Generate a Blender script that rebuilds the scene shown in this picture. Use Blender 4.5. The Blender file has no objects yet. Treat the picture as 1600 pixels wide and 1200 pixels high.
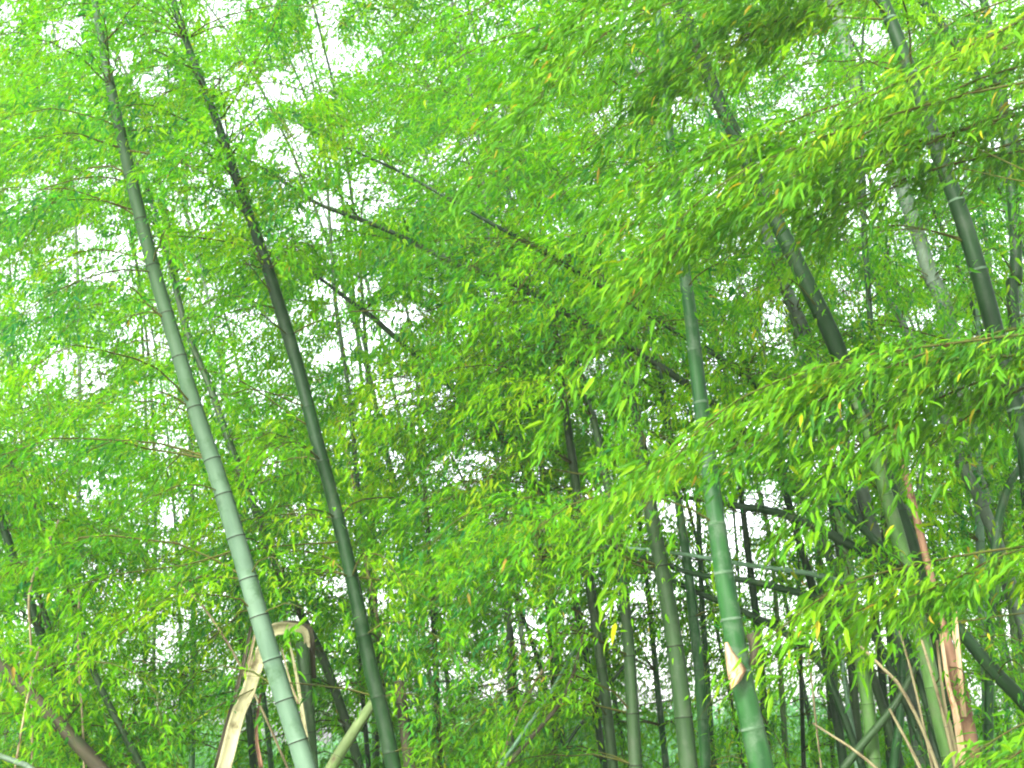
import bpy, math
import numpy as np

rng = np.random.default_rng(23)
C = bpy.context.scene
COL = C.collection

# ------------------------------------------------------------------ camera
FPX = 2222.0                      # focal length in pixels of the 1600 x 1200 photograph
PITCH = math.radians(14.5)
CAM = np.array([0.0, 0.0, 1.6])
FW = np.array([0.0, math.cos(PITCH), math.sin(PITCH)])
UP = np.array([0.0, -math.sin(PITCH), math.cos(PITCH)])
RT = np.array([1.0, 0.0, 0.0])


def at(px, py, Y):
    """World point seen at pixel (px, py) and standing Y metres in front of the camera."""
    d = FW + RT * ((px - 800.0) / FPX) + UP * ((600.0 - py) / FPX)
    return CAM + d * (Y / d[1])


def proj(P):
    q = np.asarray(P) - CAM
    z = q @ FW
    z = np.where(z < 0.2, 0.2, z)
    return 800 + FPX * (q @ RT) / z, 600 - FPX * (q @ UP) / z, z


cam_data = bpy.data.cameras.new('camera')
cam_data.sensor_width = 36.0
cam_data.lens = 36.0 * FPX / 1600.0
cam_data.clip_start = 0.1
cam_data.clip_end = 2000.0
cam = bpy.data.objects.new('camera', cam_data)
COL.objects.link(cam)
cam.location = CAM
cam.rotation_euler = (math.pi / 2 + PITCH, 0, 0)
C.camera = cam

# ------------------------------------------------------------------ light
SUN_EL, SUN_AZ = math.radians(30), math.radians(-152)   # azimuth from +Y towards +X
w = bpy.data.worlds.new('World')
C.world = w
w.use_nodes = True
nt = w.node_tree
nt.nodes.clear()
sky = nt.nodes.new('ShaderNodeTexSky')
sky.sky_type = 'NISHITA'
sky.sun_disc = False
sky.sun_elevation = SUN_EL
sky.sun_rotation = SUN_AZ
sky.air_density = 1.0
sky.dust_density = 4.0
sky.ozone_density = 1.0
hs = nt.nodes.new('ShaderNodeHueSaturation')
hs.inputs['Saturation'].default_value = 0.22
bg = nt.nodes.new('ShaderNodeBackground')
bg.inputs['Strength'].default_value = 0.15
wo = nt.nodes.new('ShaderNodeOutputWorld')
nt.links.new(sky.outputs[0], hs.inputs['Color'])
nt.links.new(hs.outputs[0], bg.inputs[0])
nt.links.new(bg.outputs[0], wo.inputs[0])

sl = bpy.data.lights.new('sun', 'SUN')
sl.energy = 2.2
sl.angle = math.radians(12)
sl.color = (1.0, 0.96, 0.88)
sun = bpy.data.objects.new('sun', sl)
COL.objects.link(sun)
sd = np.array([math.cos(SUN_EL) * math.sin(SUN_AZ), math.cos(SUN_EL) * math.cos(SUN_AZ), math.sin(SUN_EL)])
from mathutils import Vector
sun.rotation_euler = Vector(-sd).to_track_quat('-Z', 'Y').to_euler()
sun.location = (0, 0, 30)

C.view_settings.view_transform = 'Standard'
C.view_settings.look = 'None'
C.view_settings.gamma = 1.0
C.view_settings.exposure = 2.95
cy = C.cycles
cy.max_bounces = 9
cy.diffuse_bounces = 8
cy.glossy_bounces = 2
cy.volume_bounces = 0
cy.transmission_bounces = 5
cy.use_denoising = True
cy.pixel_filter_type = 'BLACKMAN_HARRIS'
cy.filter_width = 2.1


# ------------------------------------------------------------------ materials
def new_mat(name):
    m = bpy.data.materials.new(name)
    m.use_nodes = True
    n = m.node_tree.nodes
    return m, n, m.node_tree.links, n['Principled BSDF'], n['Material Output']


def leaf_mat(name, stops, trans, trans_gain=(1.3, 1.25, 0.8), rough=0.5, spec=0.25):
    m, n, l, p, out = new_mat(name)
    a = n.new('ShaderNodeAttribute')
    a.attribute_name = 'tint'
    r = n.new('ShaderNodeValToRGB')
    r.color_ramp.elements[0].position = stops[0][0]
    r.color_ramp.elements[0].color = (*stops[0][1], 1)
    r.color_ramp.elements[1].position = stops[-1][0]
    r.color_ramp.elements[1].color = (*stops[-1][1], 1)
    for pos, c in stops[1:-1]:
        e = r.color_ramp.elements.new(pos)
        e.color = (*c, 1)
    l.new(a.outputs['Fac'], r.inputs[0])
    l.new(r.outputs[0], p.inputs['Base Color'])
    p.inputs['Roughness'].default_value = rough
    p.inputs['Specular IOR Level'].default_value = spec
    t = n.new('ShaderNodeBsdfTranslucent')
    g = n.new('ShaderNodeMix')
    g.data_type = 'RGBA'
    g.blend_type = 'MULTIPLY'
    g.inputs[0].default_value = 1.0
    l.new(r.outputs[0], g.inputs[6])
    g.inputs[7].default_value = (*trans_gain, 1)
    l.new(g.outputs[2], t.inputs['Color'])
    mx = n.new('ShaderNodeMixShader')
    mx.inputs[0].default_value = trans
    l.new(p.outputs[0], mx.inputs[1])
    l.new(t.outputs[0], mx.inputs[2])
    l.new(mx.outputs[0], out.inputs[0])
    return m


def culm_mat(name, c1, c2, c3, rough=0.42, scale=3.0, spec=0.4, upper=None):
    """Waxy bamboo skin: c1/c2 streaked along the stem, c3 in scattered blotches."""
    m, n, l, p, out = new_mat(name)
    uv = n.new('ShaderNodeAttribute')
    uv.attribute_name = 'stem'           # x,y round the stem, z metres along it
    mp = n.new('ShaderNodeMapping')
    mp.inputs['Scale'].default_value = (6, 6, 1.1)
    l.new(uv.outputs['Vector'], mp.inputs[0])
    nz = n.new('ShaderNodeTexNoise')
    nz.inputs['Scale'].default_value = scale
    nz.inputs['Detail'].default_value = 6
    l.new(mp.outputs[0], nz.inputs['Vector'])
    r = n.new('ShaderNodeValToRGB')
    r.color_ramp.elements[0].position = 0.32
    r.color_ramp.elements[0].color = (*c1, 1)
    r.color_ramp.elements[1].position = 0.68
    r.color_ramp.elements[1].color = (*c2, 1)
    l.new(nz.outputs[0], r.inputs[0])
    n2 = n.new('ShaderNodeTexNoise')
    n2.inputs['Scale'].default_value = 7
    n2.inputs['Detail'].default_value = 8
    n2.inputs['Roughness'].default_value = 0.7
    l.new(uv.outputs['Vector'], n2.inputs['Vector'])
    r2 = n.new('ShaderNodeValToRGB')
    r2.color_ramp.elements[0].position = 0.50
    r2.color_ramp.elements[1].position = 0.64
    l.new(n2.outputs[0], r2.inputs[0])
    mx = n.new('ShaderNodeMix')
    mx.data_type = 'RGBA'
    l.new(r2.outputs[0], mx.inputs[0])
    l.new(r.outputs[0], mx.inputs[6])
    mx.inputs[7].default_value = (*c3, 1)
    col = mx.outputs[2]
    if upper:       # waxy pale skin below; the upper stem's shade is painted into the colour
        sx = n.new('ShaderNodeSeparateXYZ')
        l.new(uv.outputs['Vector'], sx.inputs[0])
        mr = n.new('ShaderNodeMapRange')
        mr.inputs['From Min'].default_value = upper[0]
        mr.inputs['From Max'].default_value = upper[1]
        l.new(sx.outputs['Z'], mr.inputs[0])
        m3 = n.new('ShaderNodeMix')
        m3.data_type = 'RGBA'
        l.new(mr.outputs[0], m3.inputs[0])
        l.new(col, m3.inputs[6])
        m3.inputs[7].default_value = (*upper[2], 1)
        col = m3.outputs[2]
    l.new(col, p.inputs['Base Color'])
    p.inputs['Roughness'].default_value = rough
    p.inputs['Specular IOR Level'].default_value = spec
    b = n.new('ShaderNodeBump')
    b.inputs['Strength'].default_value = 0.15
    b.inputs['Distance'].default_value = 0.004
    l.new(nz.outputs[0], b.inputs['Height'])
    l.new(b.outputs[0], p.inputs['Normal'])
    return m


CM = {
    'pale':  culm_mat('glaucous_bamboo_skin', (0.0441, 0.0945, 0.0536), (0.0725, 0.1354, 0.0851), (0.0284, 0.0693, 0.0284), 0.6, spec=0.2),
    'pale_shaded': culm_mat('glaucous_bamboo_skin_shaded_top', (0.030, 0.058, 0.036), (0.050, 0.085, 0.055), (0.020, 0.046, 0.020), 0.65, spec=0.12,
                      upper=(2.6, 4.8, (0.011, 0.030, 0.010))),  # upper colour is painted shade
    'dark':  culm_mat('deep_green_bamboo_skin', (0.0024, 0.0120, 0.0028), (0.0052, 0.0220, 0.0050), (0.0120, 0.0250, 0.0110), 0.55, spec=0.1),
    'green': culm_mat('fresh_green_bamboo_skin', (0.0040, 0.026, 0.0060), (0.0120, 0.052, 0.0120), (0.0300, 0.058, 0.0300), 0.5, spec=0.12),
    'olive': culm_mat('olive_bamboo_skin', (0.0085, 0.0230, 0.0070), (0.0170, 0.0390, 0.0125), (0.022, 0.036, 0.018), 0.55, spec=0.12),
    'olive_old': culm_mat('old_olive_bamboo_skin', (0.0087, 0.0182, 0.0039), (0.0156, 0.0286, 0.0061), (0.0195, 0.0217, 0.0109), 0.5, spec=0.2),
    'grey':  culm_mat('grey_green_bamboo_skin', (0.0300, 0.0510, 0.0312), (0.0510, 0.0780, 0.0510), (0.0210, 0.0360, 0.0180), 0.65, spec=0.2),
    'brown': culm_mat('brown_dead_bamboo_skin', (0.0158, 0.0147, 0.0073), (0.0325, 0.0289, 0.0158), (0.0132, 0.0237, 0.0078), 0.75, spec=0.15),
    'tan':   culm_mat('dry_tan_bamboo_skin', (0.0884, 0.0780, 0.0390), (0.1404, 0.1248, 0.0676), (0.0442, 0.0312, 0.0156), 0.75, spec=0.15),
    'rust':  culm_mat('reddish_brown_sheath', (0.0720, 0.0390, 0.0210), (0.1380, 0.0840, 0.0510), (0.0360, 0.0180, 0.0108), 0.8, spec=0.15),
    'ring':  culm_mat('dark_node_ring', (0.0036, 0.0072, 0.0036), (0.0090, 0.0108, 0.0060), (0.0060, 0.0060, 0.0030), 0.8, spec=0.1),
    'wax':   culm_mat('white_waxy_node_ring', (0.022, 0.055, 0.026), (0.060, 0.090, 0.060), (0.018, 0.045, 0.018), 0.75, spec=0.1),
    'twig':  culm_mat('olive_brown_twig', (0.018, 0.030, 0.005), (0.040, 0.044, 0.010), (0.030, 0.014, 0.006), 0.8, spec=0.04),
    'cream': culm_mat('split_bamboo_pith', (0.110, 0.110, 0.055), (0.210, 0.205, 0.120), (0.060, 0.052, 0.025), 0.85, spec=0.1),
    'moss':  culm_mat('mossy_light_green_bamboo_skin', (0.022, 0.060, 0.012), (0.045, 0.100, 0.024), (0.045, 0.070, 0.030), 0.55, spec=0.12),
    'lime':  culm_mat('light_green_cut_bamboo', (0.0490, 0.0840, 0.0245), (0.0980, 0.1330, 0.0560), (0.0420, 0.0350, 0.0175), 0.7, spec=0.1),
    'papery': culm_mat('papery_culm_sheath', (0.2160, 0.1368, 0.0720), (0.3024, 0.2376, 0.1512), (0.1440, 0.0648, 0.0252), 0.8, spec=0.15),
}
LM = {
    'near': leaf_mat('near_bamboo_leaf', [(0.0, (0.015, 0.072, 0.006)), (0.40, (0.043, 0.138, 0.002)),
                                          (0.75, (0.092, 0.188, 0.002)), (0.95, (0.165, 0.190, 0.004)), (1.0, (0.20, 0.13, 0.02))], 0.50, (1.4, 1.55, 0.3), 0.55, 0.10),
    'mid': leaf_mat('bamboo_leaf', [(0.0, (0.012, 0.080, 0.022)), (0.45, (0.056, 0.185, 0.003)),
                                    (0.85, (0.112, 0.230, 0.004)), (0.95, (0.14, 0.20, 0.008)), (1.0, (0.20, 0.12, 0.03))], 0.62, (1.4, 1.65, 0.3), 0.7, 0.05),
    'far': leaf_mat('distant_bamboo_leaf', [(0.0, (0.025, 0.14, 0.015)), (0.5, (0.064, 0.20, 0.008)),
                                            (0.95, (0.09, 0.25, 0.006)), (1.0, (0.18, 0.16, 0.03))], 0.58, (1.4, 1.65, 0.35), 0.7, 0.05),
    'wood': leaf_mat('far_wood_leaf', [(0.0, (0.035, 0.11, 0.045)), (0.95, (0.08, 0.19, 0.075))], 0.4, (1.2, 1.2, 1.0), 0.8, 0.05),
}


# ------------------------------------------------------------------ mesh helpers
def link(name, V, faces, mats, parent=None, origin=(0, 0, 0), midx=None, smooth=True, attrs=None):
    """One mesh object. faces: (n,3) or (n,4) int array or list of such arrays."""
    V = np.asarray(V, np.float32) - np.asarray(origin, np.float32)
    fl = faces if isinstance(faces, list) else [faces]
    fl = [np.asarray(f, np.int32) for f in fl if len(f)]
    me = bpy.data.meshes.new(name)
    me.vertices.add(len(V))
    me.vertices.foreach_set('co', V.ravel())
    loops = np.concatenate([f.ravel() for f in fl])
    sizes = np.concatenate([np.full(len(f), f.shape[1], np.int32) for f in fl])
    me.loops.add(len(loops))
    me.loops.foreach_set('vertex_index', loops)
    me.polygons.add(len(sizes))
    me.polygons.foreach_set('loop_start', np.concatenate([[0], np.cumsum(sizes)[:-1]]).astype(np.int32))
    if midx is not None:
        me.polygons.foreach_set('material_index', np.asarray(midx, np.int32))
    me.polygons.foreach_set('use_smooth', np.full(len(sizes), smooth, bool))
    for m in (mats if isinstance(mats, (list, tuple)) else [mats]):
        me.materials.append(m)
    for an, (ty, dat) in (attrs or {}).items():
        at_ = me.attributes.new(an, ty, 'POINT')
        at_.data.foreach_set('vector' if ty == 'FLOAT_VECTOR' else 'value', np.asarray(dat, np.float32).ravel())
    me.update(calc_edges=True)
    me.validate()
    o = bpy.data.objects.new(name, me)
    COL.objects.link(o)
    if parent is not None:
        o.parent = parent
    else:
        o.location = origin
    return o


def thing(name, label, cat, loc=(0, 0, 0), group=None):
    o = bpy.data.objects.new(name, None)
    o.empty_display_size = 0.2
    COL.objects.link(o)
    o.location = loc
    o['label'] = label
    o['category'] = cat
    if group:
        o['group'] = group
    return o


def tag(o, label, cat, group=None):
    o['label'] = label
    o['category'] = cat
    if group:
        o['group'] = group
    return o


def norm(v):
    return v / np.maximum(np.linalg.norm(v, axis=-1, keepdims=True), 1e-9)


def spline(pts, n):
    """Catmull-Rom through pts (any dimension), n samples."""
    P = np.asarray(pts, float)
    if len(P) == 2:
        t = np.linspace(0, 1, n)[:, None]
        return P[0] * (1 - t) + P[1] * t
    d = np.concatenate([[0], np.cumsum(np.linalg.norm(np.diff(P[:, :2], axis=0), axis=1) + 1e-6)])
    s = np.linspace(0, d[-1], n)
    k = np.clip(np.searchsorted(d, s, 'right') - 1, 0, len(P) - 2)
    t = ((s - d[k]) / (d[k + 1] - d[k]))[:, None]
    T = np.gradient(P, d, axis=0)
    h = (d[k + 1] - d[k])[:, None]
    return ((2 * t**3 - 3 * t**2 + 1) * P[k] + (t**3 - 2 * t**2 + t) * h * T[k]
            + (-2 * t**3 + 3 * t**2) * P[k + 1] + (t**3 - t**2) * h * T[k + 1])


def tube_arrays(P, R, sides, cap=True):
    P = np.asarray(P, float)
    R = np.asarray(R, float)
    T = norm(np.gradient(P, axis=0))
    ref = np.tile([0.0, 1.0, 0.0], (len(P), 1))
    bad = np.abs((T * ref).sum(1)) > 0.9
    ref[bad] = [1, 0, 0]
    A = norm(np.cross(T, ref))
    B = np.cross(T, A)
    th = np.linspace(0, 2 * math.pi, sides, endpoint=False)
    c, s = np.cos(th), np.sin(th)
    V = (P[:, None] + R[:, None, None] * (A[:, None] * c[None, :, None] + B[:, None] * s[None, :, None])).reshape(-1, 3)
    i = np.arange(len(P) - 1)[:, None] * sides
    j = np.arange(sides)[None]
    k = (j + 1) % sides
    Fq = np.stack([i + j, i + k, i + sides + k, i + sides + j], -1).reshape(-1, 4)
    L = np.concatenate([[0], np.cumsum(np.linalg.norm(np.diff(P, axis=0), axis=1))])
    S = np.stack([np.tile(c, len(P)) * 0.05, np.tile(s, len(P)) * 0.05, np.repeat(L, sides)], 1)
    tri = np.zeros((0, 3), int)
    if cap:
        V = np.vstack([V, P[:1], P[-1:]])
        S = np.vstack([S, [[0, 0, 0]], [[0, 0, L[-1]]]])
        n0 = len(P) * sides
        jj = np.arange(sides)
        kk = (jj + 1) % sides
        tri = np.vstack([np.stack([kk, jj, np.full(sides, n0)], 1),
                         np.stack([n0 - sides + jj, n0 - sides + kk, np.full(sides, n0 + 1)], 1)])
    return V, Fq, tri, S


def multi_tube(paths, radii, sides):
    Vs, Qs, Ts, Ss, o = [], [], [], [], 0
    for P, R in zip(paths, radii):
        V, q, t, S = tube_arrays(P, R, sides, cap=False)
        Vs.append(V); Qs.append(q + o); Ss.append(S)
        o += len(V)
    return np.vstack(Vs), np.vstack(Qs), np.vstack(Ss)


def culm_mesh(P, R, node, sides, style):
    """Jointed stem: resampled so that each node has a raised ring. Returns arrays and face materials."""
    d = np.concatenate([[0], np.cumsum(np.linalg.norm(np.diff(P, axis=0), axis=1))])
    Ltot = d[-1]
    nodes = []
    s = node * rng.uniform(0.3, 0.8)
    while s < Ltot - 0.05:
        nodes.append(s)
        s += node * rng.uniform(0.9, 1.1) * (1.25 if s > Ltot * 0.4 else 1.0)
    S, K, M = [0.0], [1.0], []
    rr = float(np.interp(0.3 * Ltot, d, R))
    e = 0.0028 + 0.055 * rr
    for q in nodes:
        gaps = np.linspace(S[-1], q - 2.2 * e, 5)[1:]
        S += list(gaps); K += [1.0] * 4; M += [0] * 4
        S += [q - 0.8 * e, q - 0.1 * e, q + 0.5 * e, q + 1.6 * e, q + 3.2 * e]
        K += [1.03, 1.07, 1.03, 1.0, 0.99]
        M += ([0, 1, 1, 0, 0] if style == 'dark' else [0, 2, 2, 2, 0] if style == 'pale' else [0, 0, 1, 0, 0])
    S.append(Ltot); K.append(1.0); M.append(0)
    S = np.array(S)
    Pn = np.stack([np.interp(S, d, P[:, i]) for i in range(3)], 1)
    Rn = np.interp(S, d, R) * np.array(K)
    V, q, t, A = tube_arrays(Pn, Rn, sides)
    mi = np.concatenate([np.repeat(np.array(M), sides), np.zeros(len(t), int)])
    nodeP = np.stack([np.interp(nodes, d, P[:, i]) for i in range(3)], 1)
    nodeR = np.interp(nodes, d, R)
    return (V, [q, t], mi, A), nodeP, nodeR


# ------------------------------------------------------------------ photograph layout: where the sky shows, how dense the leaves are
GAPS = np.array([
    # x, y, rx, ry, how open
    (350, 20, 34, 24, .95), (416, 8, 24, 16, .9), (507, 20, 32, 26, .95), (100, 55, 32, 28, .9), (190, 100, 26, 18, .95),
    (245, 125, 36, 30, .95), (355, 122, 32, 28, .95), (465, 122, 66, 30, .95), (395, 155, 42, 32, .85), (378, 203, 32, 26, .9),
    (445, 228, 44, 48, .95), (310, 315, 40, 36, .7), (160, 277, 50, 18, .9), (45, 305, 42, 28, .75), (115, 392, 48, 34, .95),
    (200, 396, 40, 30, .95), (28, 413, 24, 20, .8), (504, 345, 34, 46, .95), (4, 28, 18, 20, .9), (157, 340, 40, 20, .6),
    (510, 80, 22, 26, .9), (563, 91, 28, 16, .9), (505, 122, 26, 30, .85), (670, 133, 12, 10, .7), (590, 203, 28, 14, .7),
    (690, 245, 78, 20, .75), (585, 305, 42, 30, .85), (773, 175, 14, 12, .7), (794, 305, 16, 12, .7), (960, 180, 36, 24, .85),
    (997, 98, 16, 14, .7), (976, 210, 24, 16, .6), (1071, 32, 22, 16, .8), (1113, 98, 20, 20, .95), (1155, 70, 24, 22, .75),
    (1274, 70, 34, 22, .8), (1355, 63, 44, 30, .85), (1260, 100, 24, 16, .75), (1190, 119, 18, 16, .7), (1260, 150, 32, 20, .65),
    (1057, 165, 14, 14, .8), (1368, 280, 24, 15, 1), (1250, 273, 15, 13, .8), (1274, 325, 18, 16, .7), (1557, 224, 15, 12, .8),
    (1445, 245, 22, 16, .7), (1330, 350, 24, 22, .7), (1386, 310, 30, 26, .55), (1470, 336, 24, 24, .6), (1420, 385, 40, 24, .6),
    (165, 414, 52, 22, .95), (325, 466, 28, 16, .85), (241, 540, 24, 20, .95), (192, 519, 18, 16, .85), (105, 568, 44, 20, .9),
    (143, 592, 34, 26, .9), (119, 606, 20, 16, .8), (42, 484, 14, 12, .8), (259, 613, 18, 16, .8), (227, 638, 20, 18, .8),
    (276, 645, 16, 16, .8), (259, 694, 34, 22, .9), (21, 687, 16, 14, .6), (73, 697, 16, 12, .7), (350, 505, 38, 18, .8),
    (395, 505, 32, 22, .85), (469, 505, 22, 28, .85), (399, 617, 13, 11, .8), (420, 732, 20, 14, .8), (301, 775, 24, 14, .75),
    (273, 799, 28, 17, .85), (465, 799, 13, 11, .7), (521, 466, 18, 24, .8), (619, 491, 36, 22, 1), (570, 445, 24, 18, .9),
    (570, 519, 38, 22, .85), (510, 554, 24, 18, .8), (507, 452, 18, 14, .8), (566, 585, 26, 14, .8), (626, 624, 34, 32, .95),
    (692, 624, 15, 14, .85), (587, 634, 22, 16, .8), (720, 736, 38, 34, .85), (766, 725, 18, 16, .8), (615, 718, 24, 18, .75),
    (916, 659, 24, 28, .85), (1009, 697, 12, 18, 1), (815, 750, 11, 13, .9), (843, 739, 11, 11, .9), (930, 575, 26, 16, .8),
    (965, 739, 18, 9, .7), (1039, 806, 18, 22, .95), (776, 810, 24, 12, .85), (934, 767, 26, 18, .65), (734, 683, 14, 12, .7),
    (1158, 449, 30, 18, .8), (1221, 494, 24, 24, .95), (1323, 438, 18, 15, .9), (1340, 470, 30, 22, .6), (1218, 533, 26, 18, .8),
    (1120, 568, 18, 16, .8), (1057, 578, 14, 13, .8), (1186, 785, 34, 18, .95), (1183, 813, 34, 22, 1), (1078, 799, 14, 24, .95),
    (1438, 750, 26, 20, .7), (1435, 498, 20, 16, .7), (140, 881, 13, 11, .6), (276, 972, 20, 18, .7), (252, 1018, 30, 22, .75),
    (525, 916, 26, 24, .75), (469, 965, 18, 14, .95), (10, 1158, 34, 26, .8), (332, 1151, 30, 22, .8), (420, 1084, 15, 18, .9),
    (515, 1168, 26, 26, 1), (540, 1067, 14, 16, .95), (315, 1190, 26, 18, .8), (210, 1070, 14, 12, .7), (259, 1105, 20, 16, .7),
    (423, 1151, 16, 26, .9), (605, 930, 18, 14, .75), (822, 990, 30, 26, .95), (724, 1133, 24, 14, .95), (706, 1056, 36, 24, .75),
    (780, 1081, 20, 20, .85), (820, 1066, 46, 24, .65), (580, 1158, 14, 32, .85), (573, 1039, 11, 20, .8), (811, 923, 13, 11, .7),
    (1000, 950, 20, 24, .6), (1004, 1053, 15, 26, .8), (1085, 800, 13, 32, .95), (1148, 825, 18, 36, 1), (1155, 916, 12, 16, .9),
    (1204, 948, 38, 20, .7), (1116, 997, 12, 12, .8), (1288, 1095, 62, 32, 1), (1393, 986, 14, 12, .85), (1274, 1018, 34, 14, .7),
    (1113, 1095, 12, 28, .85), (1375, 1091, 14, 26, .8), (1414, 1130, 14, 26, .7), (1522, 1077, 12, 26, .7), (1571, 958, 12, 10, .8),
    (1582, 1032, 14, 14, .7), (1250, 1050, 40, 20, .6), (345, 1020, 14, 40, .5), (430, 1020, 12, 30, .6), (1020, 880, 14, 60, .6),
], float)

OD = np.array([
    [2.1, 1.8, 2.4, 3.4, 3.4, 2.7, 2.5, 2.8],
    [2.4, 2.0, 2.4, 3.0, 3.3, 3.1, 2.5, 2.6],
    [2.1, 2.0, 2.2, 3.1, 3.3, 2.2, 1.9, 2.3],
    [2.9, 2.6, 2.6, 3.0, 2.9, 2.1, 1.8, 1.8],
    [3.0, 2.6, 2.4, 2.6, 2.2, 1.0, 1.1, 1.5],
    [2.6, 2.2, 1.5, 2.0, 1.9, 0.9, 0.9, 1.4]])

# smooth value noise on a lattice, used to make gap edges ragged
_lat = rng.random((64, 64))


def vnoise(x, y):
    xi, yi = np.floor(x).astype(int), np.floor(y).astype(int)
    fx, fy = x - xi, y - yi
    fx, fy = fx * fx * (3 - 2 * fx), fy * fy * (3 - 2 * fy)
    a, b = _lat[yi % 64, xi % 64], _lat[yi % 64, (xi + 1) % 64]
    c, d = _lat[(yi + 1) % 64, xi % 64], _lat[(yi + 1) % 64, (xi + 1) % 64]
    return (a * (1 - fx) + b * fx) * (1 - fy) + (c * (1 - fx) + d * fx) * fy


GS = 8                                                  # the openness map, one cell per 8 px
gx, gy = np.meshgrid(np.arange(-400, 2000, GS) + GS / 2, np.arange(-400, 1600, GS) + GS / 2)
wob = (vnoise(gx / 26, gy / 26) - 0.5) * 0.9
OPEN = np.zeros_like(gx)
for (x, y, rx, ry, st) in GAPS:
    # gaps stretch along the lie of the sprays (from upper right to lower left)
    dx, dy = gx - x, gy - y
    ca, sa = math.cos(-0.35), math.sin(-0.35)
    u, v = (dx * ca + dy * sa) / (rx * 1.0), (-dx * sa + dy * ca) / (ry * 1.0)
    r = np.sqrt(u * u + v * v) + wob
    OPEN = np.maximum(OPEN, st * np.clip((1.35 - r) / 0.5, 0, 1))


OPEN *= np.clip(0.35 + 1.3 * vnoise(gx / 13 + 11, gy / 9 + 5), 0, 1)


def openness(u, v):
    i = np.clip(((v + 400) / GS).astype(int), 0, OPEN.shape[0] - 1)
    j = np.clip(((u + 400) / GS).astype(int), 0, OPEN.shape[1] - 1)
    return OPEN[i, j]


TG = 40                                                 # coverage cells
tx, ty = np.meshgrid(np.arange(-320, 1920, TG) + TG / 2, np.arange(-320, 1520, TG) + TG / 2)


def od_at(x, y):
    a = np.clip(x / 200 - 0.5, 0, 6.999)
    b = np.clip(y / 200 - 0.5, 0, 4.999)
    i, j = b.astype(int), a.astype(int)
    fx, fy = a - j, b - i
    return ((OD[i, j] * (1 - fx) + OD[i, j + 1] * fx) * (1 - fy) + (OD[i + 1, j] * (1 - fx) + OD[i + 1, j + 1] * fx) * fy)


TARGET = od_at(tx, ty)
# clumps lie in bands that slope down to the left
ca, sa = math.cos(-0.4), math.sin(-0.4)
cl = vnoise((tx * ca + ty * sa) / 190 + 7, (-tx * sa + ty * ca) / 70 + 3)
TARGET = TARGET * (0.45 + 1.1 * cl)
oc = np.zeros_like(TARGET)
for i in range(TARGET.shape[0]):
    for j in range(TARGET.shape[1]):
        oc[i, j] = OPEN[(i * TG + 80) // GS:(i * TG + 80) // GS + 5, (j * TG + 80) // GS:(j * TG + 80) // GS + 5].mean()
TARGET = TARGET * (1 - 0.75 * oc)
TARGET = TARGET * np.where((tx < -60) | (tx > 1660) | (ty < -60), 0.35, 1.0)

HIDE = []      # (u, v, width, depth, wanted cover) points of stems the photo hides behind leaves
VIS = []        # (u0,v0,w0,u1,v1,w1,depth,chance that a leaf in front is missing) segments of stems the photo leaves uncovered


_CV = {}


def covers(u, v, z):
    """Chance to drop a leaf at (u,v,z) because the photo shows a stem there (rasterised at 4 px)."""
    if not _CV:
        cp, cd = np.zeros((600, 600)), np.zeros((600, 600))
        for (u0, v0, w0, u1, v1, w1, dep, p) in VIS:
            n = int(max(abs(u1 - u0), abs(v1 - v0)) / 2) + 2
            for f in np.linspace(0, 1, n):
                r = (w0 * (1 - f) + w1 * f) * 0.5 + 4
                a, b = u0 + (u1 - u0) * f, v0 + (v1 - v0) * f
                i0, i1, j0, j1 = int((b + 400) // 4), int((b + 400) // 4), int((a - r + 400) // 4), int((a + r + 400) // 4)
                if i0 < 0 or i1 >= 600 or j1 < 0 or j0 >= 600:
                    continue
                blk = cp[i0:i1 + 1, max(j0, 0):j1 + 1]
                m = blk < p
                blk[m] = p
                cd[i0:i1 + 1, max(j0, 0):j1 + 1][m] = dep
        _CV['p'], _CV['d'] = cp, cd
    i = np.clip(((v + 400) / 4).astype(int), 0, 599)
    j = np.clip(((u + 400) / 4).astype(int), 0, 599)
    return np.where(z < _CV['d'][i, j], _CV['p'][i, j], 0.0)


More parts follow.
